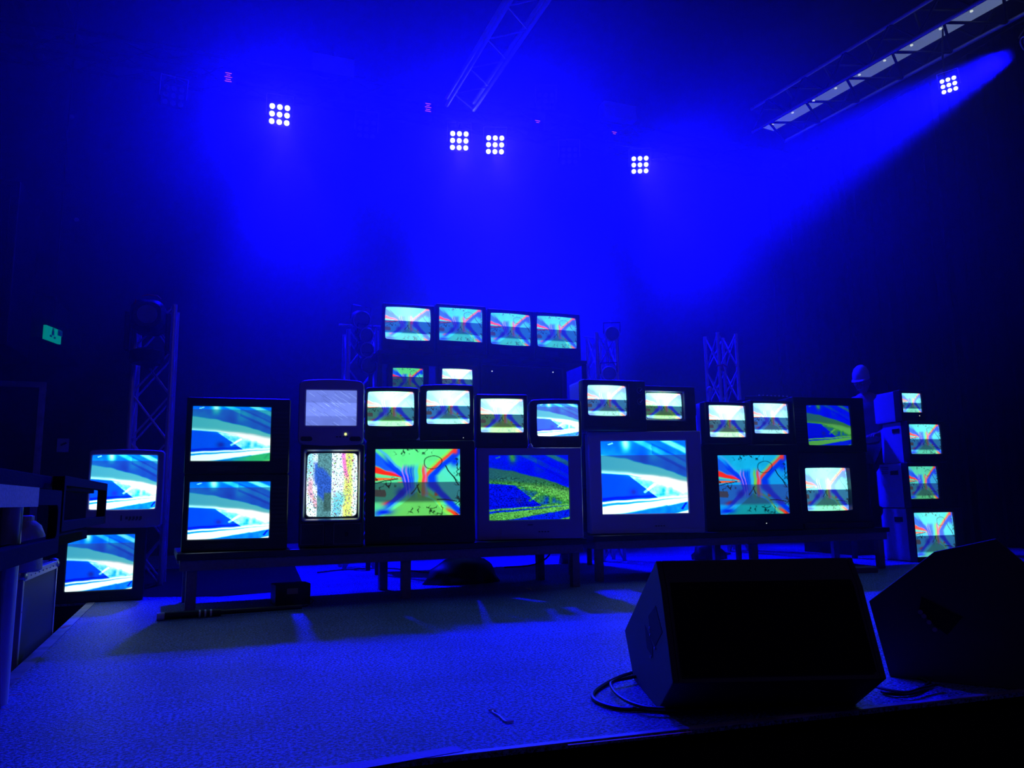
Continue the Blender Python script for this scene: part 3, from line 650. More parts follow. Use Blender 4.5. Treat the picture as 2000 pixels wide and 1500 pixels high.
HB = [((747, 594, 848, 689), (754, 601, 841, 663), dict(BK, wash=.45, G=1.6), .012), ((853, 595, 950, 694), (859, 602, 943, 666), BK, .002), ((954, 605, 1044, 697), (960, 613, 1037, 673), BK, .012), ((1045, 611, 1134, 700), (1051, 619, 1127, 678), BK, .010)]
for i, (bb, s_, kw, r_) in enumerate(HB):
    tv('h%d' % i, 'crt_television', HL[i], bb, s_, nb, zs + E_, [-3, -1, 0, 0][i], D=.40, pic=('over', kw), ri=r_ * 1.0 + .002, bulge=.006 if i != 1 else .001, extra=flap, rr=.008, group='televisions on the high back shelf')
tv('m0', 'crt_television', 'small television on the lower back shelf with green picture, partly hidden by the front row', (758, 712, 838, 782), (768, 719, 827, 765), nb, zl + E_, -3, D=.36, pic=('glass', dict(G=1.0, dim=.18, t0=.36, t1=.99, base=(.35, .9, .4))), bulge=.003, ri=.006, rr=.005, shell='dark')
tv('m1', 'crt_television', 'small television on the lower back shelf with white picture, right of the green one', (856, 713, 934, 782), (865, 721, 923, 766), nb, zl + E_, -3, D=.36, pic=('over', dict(G=2.5, wash=.9, dim=.25, t0=.42, t1=.99, base=(.6, .9, .6))), bulge=.003, ri=.006, rr=.005, shell='dark')
def exf(dd):
    for px in (961, 1080): led(dd, px, 725 if px < 1000 else 727, 'ledwhite', .006)
tv('fp', 'flat_television', 'wide flat television switched off on the lower back shelf, with two tiny light points', (938, 712, 1105, 782), (944, 717, 1099, 775), (Vector((0, YR - .015, 0)), Vector((0, -1, 0))), zl + E_, 0, D=.12, ri=.002, rr=.003, rec=.004, curve=0.0, scr_on=False, extra=exf, boxy=True, bd=.03)

# ------------------------------------------------------------------ trusses
def truss(name, label, p0, p1, size=.29, step=.29, cr=.024, br=.008, up=Vector((0, 0, 1)), size2=None, m='alu', faces=(0, 1, 2, 3), cross=False, group=None, bm_=None):
    p0, p1 = Vector(p0), Vector(p1); L = (p1 - p0).length; d = (p1 - p0).normalized()
    s = d.cross(up).normalized(); t = s.cross(d).normalized(); h1 = size / 2; h2 = (size2 or size) / 2
    root = thing(name, label, 'truss', p0, 0, group)
    M3 = Matrix((s, d, t)).transposed().to_4x4(); root.matrix_world = Matrix.Translation(p0) @ M3
    cs = [(-h1, -h2), (h1, -h2), (h1, h2), (-h1, h2)]
    for cx, cz in cs:
        MB().tube([(cx, 0, cz), (cx, L, cz)], cr, 10).build('chord', m, root, smooth=True)
    n = max(1, round(L / step)); st_ = L / n
    for fi in faces:
        a, b = cs[fi], cs[(fi + 1) % 4]
        for i in range(n):
            q0, q1 = (a, b) if i % 2 == 0 else (b, a)
            MB().tube([(q0[0], i * st_, q0[1]), (q1[0], (i + 1) * st_, q1[1])], br, 6).build('brace', bm_ or m, root, smooth=True)
            if cross: MB().tube([(q1[0], i * st_, q1[1]), (q0[0], (i + 1) * st_, q0[1])], br, 6).build('brace', bm_ or m, root, smooth=True)
    return root
YT = 9.35
# back truss across the stage
bz = on_y(545, 165, YT).z
truss('lighting_truss', 'long lighting truss spanning the back of the stage', (-3.2, YT, bz), (8.3, YT, bz), .30, .45, m='steel')
# centre truss running towards the audience
c0 = on_y(900, 203, 8.9); zc = c0.z
n_ = Vector((0, 0, 1))
q0 = on_z(899, 203, zc); q1 = on_z(1029, 0, zc); dd_ = (q1 - q0)
truss('lighting_truss', 'slim triangular-braced truss running overhead from the top centre edge', q0, q0 + dd_ * 2.6, .36, .31, .026, .009, size2=.10, faces=(0,))
# right truss
zr = 5.80; r0 = on_z(1500, 245, zr); r1 = on_z(1930, 0, zr); dr_ = (r1 - r0)
rt = truss('lighting_truss', 'wide truss overhead along the right side with a pale strip inside', r0, r0 + dr_ * 1.7, .62, .30, .022, .017, size2=.34, bm_='steel')
strp = MB().box(-.10, .14, 0, dr_.length * 1.68, -.06, -.055); o_ = strp.build('pale_strip', 'palestrip', rt)
for i in range(14):
    MB().disc((.235, .3 + i * .34, -.17), (0, 0, 1), .016, 8, .01).build('bulb', 'ledwhite', rt)
# totems
def totem(px0, px1, pyt, base, label, name='truss_tower', size=.29):
    P = on_z((px0 + px1) / 2, 975 - .0147 * ((px0 + px1) / 2 - 1000) , 0.6) if False else None
    c = base; top = on_plane((px0 + px1) / 2, pyt, c, Vector((0, 1, 0))).z
    r = truss(name, label, (c.x, c.y, 0.0), (c.x, c.y, top), size, .42, .022, .009, up=Vector((0, 1, 0)), cross=True)
    return r, top
def col_at(px, py, Y): v_ = on_y(px, py, Y); return Vector((v_.x, Y, 0))
t1c = col_at(299, 760, 7.1); t2c = col_at(703, 730, 7.9); t3c = col_at(1176, 690, 7.4); t4c = col_at(1411, 730, 8.0)
tt1, z1_ = totem(256, 340, 600, t1c, 'upright aluminium truss tower at the left behind the leftmost televisions')
tt2, z2_ = totem(670, 735, 650, t2c, 'upright truss tower left of the high back televisions')
tt3, z3_ = totem(1150, 1200, 655, t3c, 'upright truss tower right of the high back televisions', size=.24)
tt4, z4_ = totem(1376, 1446, 655, t4c, 'upright truss tower farther right behind the vintage televisions', size=.27)
def cable(name, label, pts, r=.006, m='rubber', cat='cable', n=6, parent=None):
    pts = [Vector(p) for p in pts]; out = []
    for i in range(len(pts) - 1):
        a, b = pts[i], pts[i + 1]; p_ = pts[max(0, i - 1)]; q_ = pts[min(len(pts) - 1, i + 2)]
        for k in range(6):
            t = k / 6; out.append(.5 * ((2 * a) + (-p_ + b) * t + (2 * p_ - 5 * a + 4 * b - q_) * t * t + (-p_ + 3 * a - 3 * b + q_) * t ** 3))
    out.append(pts[-1])
    o = MB().tube(out, r, n).build(name, m, parent, smooth=True)
    return o if parent is not None else tag(o, label, cat)
# ------------------------------------------------------------------ lamps
def aim(root, P, target):
    d = (Vector(target) - Vector(P)).normalized(); root.matrix_world = Matrix.Translation(P) @ d.to_track_quat('-Y', 'Z').to_matrix().to_4x4()
def matrix_lamp(P, target, lit, label, group, s=.26, hang=None):
    r = thing('matrix_lamp', label, 'stage light', P, 0, group)
    MB().box(-s * .56, s * .56, .012, .11, -s * .56, s * .56).build('housing', 'steel', r, bevel=.006)
    for i in range(3):
        for k in range(3):
            MB().disc(((i - 1) * s * .34, .006, (k - 1) * s * .34), (0, 1, 0), s * .125, 16, .012).build('lens', 'lenson' if lit else 'lensoff', r)
    for sx_ in (-1, 1): MB().box(sx_ * s * .60 - .004, sx_ * s * .60 + .004, .03, .06, -.02, s * .85).build('bracket', 'alu', r)
    MB().box(-s * .6, s * .6, .03, .06, s * .85, s * .88).build('bracket', 'alu', r)
    for i in range(4): MB().box(-s * .5, s * .5, .112, .13, -s * .4 + i * s * .24, -s * .4 + i * s * .24 + .012).build('cooling_fin', 'steel', r)
    aim(r, P, target)
    if hang is not None:
        rod = MB().tube([Vector(P) + Vector((0, .04, .02)), Vector((P.x, P.y + .04, P.z + (hang[2] - P.z) * .5)), hang], .010, 8).build('hanging_rod', 'steel', r); bpy.context.view_layer.update(); rod.matrix_parent_inverse = r.matrix_world.inverted()
    return r
def spot(P, target, W, ang=56, blend_=1.0, r=.09):
    l = bpy.data.lights.new('lamp_light', 'SPOT'); l.energy = W; l.color = BLUE; l.spot_size = math.radians(ang); l.spot_blend = blend_; l.shadow_soft_size = r
    o = bpy.data.objects.new('lamp_light', l); sc.collection.objects.link(o); d = (Vector(target) - Vector(P)).normalized()
    o.matrix_world = Matrix.Translation(Vector(P) + d * .03) @ d.to_track_quat('-Z', 'Y').to_matrix().to_4x4(); o['kind'] = 'helper'; return o
lampdef = [((546, 224), (.2, 1.6, 0), (0.8, 6.8, 0), 'lit nine-lens lamp on the back truss, leftmost'),
           ((897, 275), (.8, 1.2, 0), (2.3, 6.6, 0), 'lit nine-lens lamp on the back truss, left one of the close pair'),
           ((967, 283), (1.0, 1.2, 0), (3.1, 6.6, 0), 'lit nine-lens lamp on the back truss, right one of the close pair'),
           ((1250, 322), (1.6, 1.0, .4), (6.1, 7.0, 0), 'lit nine-lens lamp on the back truss, rightmost')]
for (px, py), tg, tl, lb in lampdef:
    P = on_y(px, py, YT - .1)
    matrix_lamp(P, tg, True, lb, 'lit matrix lamps', hang=(P.x, YT - .15, bz - .15)); spot(P, tl, LAMP_W, 49); spot(P, (tl[0] - .5, 1.2, 0), SPILL_W, 78)
PR = on_plane(1853, 166, r0 + dr_ * .75, Vector((1, 0, 0)))
matrix_lamp(PR, (-.5, 1.5, 1.2), True, 'lit round-cornered lamp hanging alone under the right truss', 'lit matrix lamps', .17, hang=(PR.x, PR.y, zr - .055))
PS = on_plane(1988, 98, PR, Vector((1, 0, 0)))
spot(PS, on_y(1345, 470, 8.4), SIDE_W, 34)
sl_ = par(on_plane(2012, 88, PR, Vector((1, 0, 0))), (3.3, 7.6, 1.6), 'round lamp casting the broad beam from the right truss, at the right frame edge', .10) if False else None
for (px, py), lb in [((1066, 198), 'unlit nine-lens lamp tilted above the back truss rail'), ((1112, 304), 'unlit nine-lens lamp hanging below the truss right of the close pair'),
                     ((716, 252), 'unlit nine-lens lamp below the truss between left lamp and close pair'), ((339, 187), 'unlit nine-lens lamp near the left end of the back truss')]:
    P = on_y(px, py, YT - .25); matrix_lamp(P, (.8, 0, .5), False, lb, 'unlit matrix lamps', .24, hang=(P.x, YT - .15, bz - .15))
for (px, py), lb in [((446, 151), 'small red-lit display box on the back truss, leftmost and brightest'), ((836, 210), 'small red-lit display box on the back truss left of centre truss'),
                     ((1050, 243), 'faint red-lit display box on the back truss right of centre truss'), ((1200, 265), 'faint red-lit display box above the rightmost lit lamp')]:
    P = on_y(px, py, YT - .2); k = thing('display_box', lb, 'dimmer', P, 0, 'red display boxes'); big = px < 900
    MB().box(-.09, .09, .0, .18, -.09, .09).build('housing', 'steel', k, bevel=.005)
    for i, (wd, zz) in enumerate([(.10, .05), (.06, .025), (.12, .0), (.08, -.03), (.11, -.055)][:5 if big else 2]):
        MB().box(-wd / 2 * .7, wd / 2 * .7, -.004, -.001, zz, zz + .006).build('display_bar', 'ledred', k)
for (px, py), lb in [((650, 133), 'flat pale box above the back truss, left one'), ((1206, 222), 'flat pale box above the back truss, right one')]:
    P = on_y(px, py, YT + .3); k = thing('ceiling_box', lb, 'box', P)
    MB().box(-.27, .27, -.1, .1, -.12, .12).build('panel', 'lightgrey', k, bevel=.01); MB().tube([(0, 0, .12), (0, 0, 6.6 - P.z)], .01, 6).build('rod', 'steel', k)
# par cans / moving heads on the towers
def par(P, target, label, r_=.085, name='par_lamp', rot=0.0):
    k = thing(name, label, 'stage light', P, 0)
    MB().loft([[(q[0] * r_, y, q[1] * r_) for q in [(math.cos(t * math.pi / 10), math.sin(t * math.pi / 10)) for t in range(20)]] for y, r2 in ((.0, 1), (.10, 1))] +
              [[(q[0] * r_ * .6, .2, q[1] * r_ * .6) for q in [(math.cos(t * math.pi / 10), math.sin(t * math.pi / 10)) for t in range(20)]]], False, True).build('housing', 'steel', k, smooth=True)
    MB().tube([(r_ * math.cos(t * math.pi / 12), -.003, r_ * math.sin(t * math.pi / 12)) for t in range(25)], .007, 6).build('front_ring', 'alu', k, smooth=True)
    MB().disc((0, .02, 0), (0, 1, 0), r_ * .95, 20, .004).build('lens', 'lensoff', k)
    MB().tube([(-r_ * 1.15, .06, 0), (-r_ * 1.15, .06, r_ * 1.5), (r_ * 1.15, .06, r_ * 1.5), (r_ * 1.15, .06, 0)], .006, 6).build('yoke', 'steel', k)
    MB().tube([(0, .06, r_ * 1.5), (0, .30, r_ * 1.5)], .008, 6).build('mount_arm', 'steel', k)
    aim(k, P, target)
    return k
par(on_y(707, 625, 7.42), (2.0, 3, 1), 'round stage lamp on top of the tower left of the high televisions', .085)
par(on_y(716, 655, 7.42), (2.6, 3, 1), 'round stage lamp second from top on the tower left of the high televisions', .07)
par(on_y(717, 683, 7.42), (2.6, 3, 1), 'round stage lamp third from top on the tower left of the high televisions', .07)
par(on_y(721, 714, 7.42), (2.4, 3, 1), 'round stage lamp lowest on the tower left of the high televisions', .08)
par(on_y(1196, 652, 7.05), (2.0, 3, 1), 'round stage lamp on top of the tower right of the high televisions', .075)
par(on_y(1190, 730, 7.05), (2.0, 3, 1), 'round stage lamp lower on the tower right of the high televisions', .075)
# moving head on the left tower
sl_ = par(on_plane(2010, 88, PR, Vector((1, 0, 0))), (3.3, 7.6, 1.6), 'round lamp casting the broad beam from the right truss, at the right frame edge', .10)
mh = thing('moving_head_lamp', 'black moving head lamp with orange cable, mounted at the top of the left tower', 'stage light', on_y(290, 640, 6.74), 0)
MB().lathe([(.11, -.30), (.13, -.27), (.13, -.20), (.05, -.17)], n=20).build('base', 'steel', mh, smooth=True)
for s in (-1, 1): MB().box(s * .15 - .02, s * .15 + .02, -.05, .05, -.2, .12).build('arm', 'steel', mh, bevel=.01)
MB().loft([at_y(rloop(.2, .2, .07), -.14, 0, .08), at_y(rloop(.26, .26, .09), -.1, 0, .08), at_y(rloop(.26, .26, .09), .1, 0, .08), at_y(rloop(.18, .18, .06), .16, 0, .08)], True, True).build('head', 'steel', mh, smooth=True)
MB().box(-.03, .03, -.03, .27, -.30, -.26).build('mount_arm', 'steel', mh)
MB().disc((0, -.142, .08), (0, 1, 0), .075, 20, .01).build('lens', 'lensoff', mh)
MB().tube([(-.05, -.1, .235), (.0, -.1, .25), (.06, -.1, .245), (.09, -.1, .22)], .006, 6).build('safety_cable', 'redcable', mh)
MB().tube([(-.09, -.12, .20), (-.10, -.12, .12), (-.10, -.12, .06)], .006, 6).build('safety_cable', 'redcable', mh)
Pk = on_y(272, 690, 6.9)
cable('red_cable', 'short orange cable hanging on the left truss tower under the lamp', [on_y(269, 681, 6.88), on_y(273, 690, 6.88), on_y(273, 705, 6.88), on_y(285, 708, 6.88), on_y(297, 711, 6.88)], .009, 'redcable')
cable('red_cable', 'short red cable beside the lamps on the centre-left tower', [on_y(688, 613, 7.5), on_y(700, 611, 7.5), on_y(712, 618, 7.5), on_y(712, 630, 7.5)], .008, 'redcable')
cable('red_cable', 'short red cable low on the centre-left tower', [on_y(716, 726, 7.5), on_y(724, 725, 7.5), on_y(731, 721, 7.5)], .008, 'redcable')
cable('red_cable', 'short red cable on the centre-right tower top', [on_y(1184, 642, 7.25), on_y(1193, 640, 7.25), on_y(1200, 641, 7.25)], .008, 'redcable')
cable('red_cable', 'red cable loop on the far right tower', [on_y(1398, 715, 7.8), on_y(1408, 714, 7.8), on_y(1414, 725, 7.8), on_y(1411, 712, 7.8), on_y(1420, 717, 7.8)], .008, 'redcable')
Pt = on_y(1190, 660, 7.5)
# T-bars on the two centre towers
for (pa, pb, Y, lb) in [((662, 635), (748, 639), 7.6, 'thin crossbar on the centre-left tower'), ((1140, 658), (1178, 661), 7.35, 'thin crossbar on the centre-right tower')]:
    a_, b_ = on_y(*pa, Y), on_y(*pb, Y); k = thing('crossbar', lb, 'bar', a_)
    MB().tube([(0, 0, 0), b_ - a_], .012, 8).build('tube', 'alu', k); MB().tube([(b_ - a_) * .85, (b_ - a_) * .85 + Vector((0, 0, -.4))], .012, 8).build('drop_pipe', 'alu', k)
# microphone on a stand near the far right tower
mp_ = on_y(1386, 762, 7.6); ms = thing('microphone_stand', 'microphone on a thin stand in front of the far right tower', 'microphone', (mp_.x, mp_.y, 0))
MB().tube([(0, 0, .02), (0, 0, mp_.z - .12)], .009, 8).build('pole', 'steel', ms)
MB().lathe([(.14, 0), (.14, .015), (.02, .025)]).build('base', 'steel', ms)
MB().lathe([(.012, mp_.z - .12), (.018, mp_.z - .04), (.02, mp_.z - .03), (.034, mp_.z - .02), (.036, mp_.z + .01), (.025, mp_.z + .035), (.005, mp_.z + .045)], n=16).build('microphone_head', 'alu', ms, smooth=True)

# ------------------------------------------------------------------ wall things at the left
yw = 10.89
def wy(px, py): return on_y(px, py, yw)
fr = thing('door_frame', 'pale bare door frame on the back wall at far left', 'door frame', (wy(40, 900).x, yw, 0)); fx = fr.location.x
xa_, xb_ = wy(-20, 850).x - fx, wy(84, 850).x - fx; zt_ = wy(60, 757).z
MB().box(xb_ - .07, xb_, -.05, 0, 0, zt_).build('jamb', 'doorframe', fr, bevel=.004)
MB().box(xa_ - .3, xa_ - .23, -.05, 0, 0, zt_).build('jamb', 'doorframe', fr, bevel=.004)
MB().box(xa_ - .3, xb_, -.052, 0, zt_, zt_ + .07).build('lintel', 'doorframe', fr, bevel=.004)
struct(MB().box(fx + xa_ - .22, fx + xb_ - .075, yw - .02, yw, 0.0, zt_ - .002).build('door_1', 'wall'))
sx0 = wy(123, 870); sk_ = thing('wall_plate', 'small pale switch plate with dark lever on the wall right of the door', 'switch', sx0)
MB().box(-.065, .065, -.012, .009, -.085, .085).build('plate', 'lightgrey', sk_, bevel=.004); MB().box(-.02, .05, -.03, -.012, 0, .02).build('lever', 'black', sk_).rotation_euler = (0, -.5, 0)
so = wy(60, 690)
MB_ = MB().prism([(0, 0), (-1.6, .05), (-1.6, .5), (0, .5)], -1.4, 1.0)
o_ = struct(MB_.build('trim_4', 'wall')); o_.location = (wy(50, 700).x - .4, yw, wy(60, 712).z)
se = on_y(105, 652, 9.2); es = thing('exit_sign', 'green emergency exit sign with running figure high at the far left', 'sign', se, math.radians(72))
MB().box(-.15, .15, 0, .03, -.085, .065).build('sign_panel', 'exitgreen', es, bevel=.003)
rf = MB().disc((-.02, -.003, .045), (0, 1, 0), .014, 10).box(-.04, .0, -.004, -.001, -.02, .03).box(-.075, -.035, -.004, -.001, -.045, -.025).box(.0, .035, -.004, -.001, -.05, -.03).box(.07, .16, -.004, -.001, .0, .06)
rf.build('running_figure', 'exitwhite', es)
MB().tube([(0, .015, .075), (0, .015, 6.6 - se.z)], .008, 6).build('rod', 'steel', es)
for i, (px, py) in enumerate([(140, 229), (150, 430)]):
    P = wy(px, py); tag(MB().disc((P.x, P.y - .006, P.z), (0, 1, 0), .03, 10, .02).build('wall_hook', 'lightgrey'), ['tiny pale hook high on the back wall at left', 'tiny pale hook lower on the back wall at left'][i], 'hook')
# black loudspeaker hung at left edge
ls = on_y(10, 520, 7.4); k = thing('hung_loudspeaker', 'large black loudspeaker hanging at the left edge of view', 'loudspeaker', ls)
MB().box(-.75, .16, -.4, .3, -.75, .62).build('cabinet', 'steel', k, bevel=.01); MB().box(-.7, .1, -.42, -.405, -.7, .57).build('grille', 'grille', k); MB().tube([(-.3, 0, .62), (-.3, 0, 6.6 - ls.z)], .02, 8).build('hanging_rod', 'steel', k)
# ceiling beams at the top left
for (p0_, p1_, lb) in [((35, 0), (75, 110), 'dark ceiling duct at the top left corner, left one'), ((118, 0), (150, 85), 'dark ceiling duct at the top left, right one')]:
    a_, b_ = on_z(*p0_, 6.3), on_z(*p1_, 6.3); tag(MB().tube([a_ - (b_ - a_) * 1.5, b_], .07, 10).build('ceiling_duct', 'steel', smooth=True), lb, 'duct')
# curtains at the right side: hanging black cloth in folds
for i in range(5):
    x0 = 8.7; y0_ = 10.6 - i * 1.75
    r_ = thing('stage_curtain', ['black side curtain panel, farthest upstage at right', 'black side curtain panel, second from the back at right', 'black side curtain panel, middle one at right', 'black side curtain panel, second nearest at right', 'black side curtain panel nearest the audience at right'][i], 'curtain', (x0 + .0, y0_, 0), 0, 'black side curtains')
    L = []
    for zz in (0.02, 6.2):
        L.append([(.06 * math.sin(k * 1.35 + i), -k * .034, zz) for k in range(51)] + [(.06 * math.sin(k * 1.35 + i) + .012, -k * .034, zz) for k in reversed(range(51))])
    MB().loft(L, True, True).build('cloth', 'drape', r_, smooth=False)
    MB().tube([(0, .02, 6.23), (0, -1.72, 6.23)], .02, 8).build('curtain_rail', 'steel', r_)

# ------------------------------------------------------------------ wedge monitors
rw = math.radians(-18); D0 = on_z(1286, 1386, 0); nx = Vector((math.cos(rw), math.sin(rw), 0)); ny = Vector((-math.sin(rw), math.cos(rw), 0))
def prof(px, py): h = on_plane(px, py, D0, nx); return ((h - D0).dot(ny), h.z)
pf = [prof(1286, 1386), prof(1314, 1335), prof(1291, 1150), prof(1281, 1095), prof(1220, 1231), prof(1238, 1333)]
pf[0] = (pf[0][0], 0.0); pf[5] = (pf[5][0], 0.0)
we = thing('wedge_monitor', 'black wedge stage monitor in the foreground with recessed handle on its left end', 'loudspeaker', D0, rw)
wW = ((on_plane(1664, 1088, D0 + ny * pf[3][0], ny)) - (on_plane(1281, 1095, D0 + ny * pf[3][0], ny))).dot(nx)
MB().prism(pf, .018, wW - .018).build('cabinet', 'wedgepaint', we, bevel=.002)
for x0 in (0, wW - .018): MB().prism(pf, x0, x0 + .018).build('end_panel', 'wedgepaint', we, bevel=.003)
g0, g1 = pf[1], pf[2]
gy = [(pf[1][0] - .004, pf[1][1] + .02), (pf[2][0] - .004, pf[2][1]), (pf[3][0] - .004, pf[3][1] - .02), (pf[3][0] + .004, pf[3][1] - .02), (pf[2][0] + .004, pf[2][1]), (pf[1][0] + .004, pf[1][1] + .02)]
MB().prism(gy, .03, wW - .03).build('grille', 'grille', we)
hc = [prof(1281, 1183), prof(1294, 1235), prof(1280, 1262), prof(1271, 1245), prof(1267, 1203)]
hp = [prof(1260, 1220), prof(1268, 1240), prof(1275, 1262), prof(1275, 1283), prof(1264, 1265)]
M['void'] = mat('black_recess', (.003, .003, .003), .8)
for nm, poly in (('handle_recess', hc), ('connector_recess', hp)):
    MB().prism(poly, -.0015, .004).build(nm, 'void', we)
for q in (prof(1270, 1226), prof(1280, 1266), prof(1272, 1283), prof(1271, 1240)):
    MB().disc((-.002, q[0], q[1]), (1, 0, 0), .004, 8, .004).build('screw', 'alu', we)
tag(we.children[0], None)
# second wedge at the right, turned sideways
D2 = on_z(1738, 1322, 0); r2 = math.radians(-54); n2v = Vector((math.sin(r2), -math.cos(r2), 0)); e2 = Vector((math.cos(r2), math.sin(r2), 0))
def pr2(px, py): h = on_plane(px, py, D2, n2v); return ((h - D2).dot(e2), h.z)
poly = [pr2(1738, 1322), pr2(1697, 1174), pr2(1824, 1078), pr2(1945, 1052), pr2(2060, 1150), pr2(2040, 1300)]
poly[0] = (poly[0][0], 0); poly[-1] = (poly[-1][0], 0)
w2 = thing('wedge_monitor', 'black wedge stage monitor turned sideways at the right edge, behind the first one', 'loudspeaker', D2, r2)
MB().loft([[(x, 0, z) for x, z in poly], [(x, .02, z) for x, z in poly]], True, True).build('end_panel', 'wedgepaint', w2, bevel=.003)
MB().loft([[(x, .021, z) for x, z in poly], [(x, .58, z * .84) for x, z in poly]], True, True).build('cabinet', 'wedgepaint', w2, bevel=.002)
h2 = [pr2(1800, 1165), pr2(1880, 1205), pr2(1850, 1240), pr2(1795, 1195)]
MB().loft([[(x, -.002, z) for x, z in h2], [(x, .003, z) for x, z in h2]], True, True).build('handle_recess', 'void', w2)
for px, py in ((1798, 1195), (1805, 1203), (1815, 1215), (1826, 1229)):
    q = pr2(px, py); MB().disc((q[0], -.006, q[1]), (0, 1, 0), .008, 10, .008).build('connector', 'tapeviolet', w2)
# cables at the wedge
def gz(*p): return [on_z(px, py, .007) for px, py in p]
cable('cable', 'black cable looping out from under the first wedge, large outer loop', gz((1250, 1310), (1210, 1322), (1175, 1340), (1158, 1355), (1163, 1368), (1185, 1378), (1215, 1384), (1250, 1385), (1290, 1387), (1320, 1388)), .0065)
cable('cable', 'black cable making a smaller inner loop beside the first wedge', [p + Vector((0, 0, .013)) for p in gz((1255, 1326), (1225, 1333), (1200, 1338), (1193, 1345), (1203, 1362), (1225, 1378), (1260, 1390), (1300, 1393))], .0055)
cable('cable', 'black cable curved on the stage between the two wedges', gz((1722, 1350), (1745, 1356), (1780, 1354), (1805, 1342), (1815, 1332), (1800, 1325), (1770, 1318), (1745, 1312)), .006)
cable('cable', 'second black cable lying close to the stage edge between the wedges', [p + Vector((0, 0, .012)) for p in gz((1700, 1345), (1730, 1354), (1770, 1360), (1800, 1352), (1830, 1345))], .005)
cable('cable_tie', 'bent pale cable tie lying on the front stage floor', [on_z(px, py, .004) for px, py in ((955, 1388), (968, 1386), (962, 1390), (975, 1398), (988, 1409), (1003, 1408))], .0032, 'white', 'cable tie')

# ------------------------------------------------------------------ things below and around the tables
P, Q = on_z(306, 1205, .02), on_z(365, 1201, .02)
ps = thing('lying_stand', 'black telescopic stand lying on the stage in front of the left table leg', 'stand', (P.x, P.y, 0))
v0 = Vector((0, 0, .022)); v1_ = Q - P + Vector((0, 0, .002)); v1_.z = .022; dv = (v1_ - v0).normalized()
MB().tube([v0, v0 + dv * .04], .022, 14).build('end_cap', 'white', ps, smooth=True)
MB().tube([v0 + dv * .04, v0 + dv * .34], .021, 14).build('grip', 'rubber', ps, smooth=True)
for i in range(3): MB().tube([v0 + dv * (.22 + .03 * i), v0 + dv * (.23 + .03 * i)], .0225, 14).build('ring', 'alu', ps, smooth=True)
MB().tube([v0 + dv * .34, v0 + dv * .80], .014, 12).build('tube', 'steel', ps, smooth=True)
# black heap / bag under the left table
def lump(name, label, cat, px, py, w_, dpt, h, m, seed=1, n=4, dz=0.0, rz=0.0):
    P = on_z(px, py, 0); bm = bmesh.new(); bmesh.ops.create_icosphere(bm, subdivisions=3, radius=1)
    rs = np.random.RandomState(seed); ph = rs.rand(8) * 6
    for v in bm.verts:
        c = v.co; k = 1 + .10 * math.sin(4 * c.x + ph[0]) * math.cos(3 * c.y + ph[1]) + .06 * math.sin(9 * c.z + 7 * c.x + ph[2])
        z = max(-.0, (c.z * k)) if c.z > -.25 else 0; v.co = (c.x * k * w_ / 2, c.y * k * dpt / 2, z * h)
    me = bpy.data.meshes.new(name); bm.to_mesh(me); bm.free(); me.materials.append(M[m])
    for p_ in me.polygons: p_.use_smooth = True
    o = bpy.data.objects.new(name, me); sc.collection.objects.link(o); o.location = (P.x, P.y, .002 + dz); o.rotation_euler = (0, 0, rz); return tag(o, label, cat)
lump('soft_bag', 'big slumped black bag on the floor below the left table', 'bag', 905, 1138, .62, .3, .20, 'rubber', 3)
lump('soft_bag', 'small black bag behind the right table beside its middle leg', 'bag', 1385, 1092, .42, .2, .17, 'rubber', 4)
lump('plastic_sheet', 'crumpled grey plastic bag under the right end of the left table', 'bag', 1106, 1100, .16, .14, .17, 'panel', 5)
P = on_z(572, 1182, 0); bx = thing('cable_box', 'small black box with a paper label under the left table', 'box', (P.x, P.y, 0), math.radians(8))
MB().box(-.11, .11, 0, .16, 0, .13).build('box_body', 'steel', bx, bevel=.004); MB().box(-.04, .03, -.002, .001, .07, .105).build('paper_label', 'label', bx)
P = on_z(1695, 1119, 0); bx = thing('foot_block', 'flat dark wooden block on the floor at the right table leg', 'block', (P.x, P.y, 0), math.radians(-8))
MB().box(-.13, .10, 0, .14, 0, .045).build('block', 'paintwood', bx, bevel=.004)
cable('cable', 'thin cable drooping under the right end of the left table', [on_y(1075, 1070, 5.9), on_y(1072, 1085, 5.9), on_y(1055, 1098, 5.9), on_y(1030, 1105, 5.9), on_y(985, 1108, 5.9)], .006)
cable('cable', 'cable lying on the floor behind the middle of the left table', [on_z(px, py, .008) for px, py in ((620, 1118), (680, 1112), (760, 1110), (830, 1118), (900, 1124))], .006)
cable('cable', 'cable on the floor near the labelled box under the left table', [on_z(px, py, .006) for px, py in ((560, 1172), (575, 1180), (595, 1184), (612, 1174), (606, 1168))], .004)
tag(MB().tube([on_z(1027, 1149, .008), on_z(1037, 1151, .008)], .006, 8).build('paper_scrap', 'white'), 'tiny pale scrap on the floor in front of the left table', 'scrap')
tag(MB().loft([[(x, y, z) for x, y in ((-2.6, 6.5), (-1.2, 6.45), (-.05, 5.95), (.55, 6.1), (.65, 8.6), (-2.6, 8.7))] for z in (.001, .004)], True, True).build('floor_shade_sheet', 'drape'), 'added black sheet standing in for shade on the stage floor behind the leftmost televisions', 'cloth')  # added sheet: its black stands in for shade on the floor here
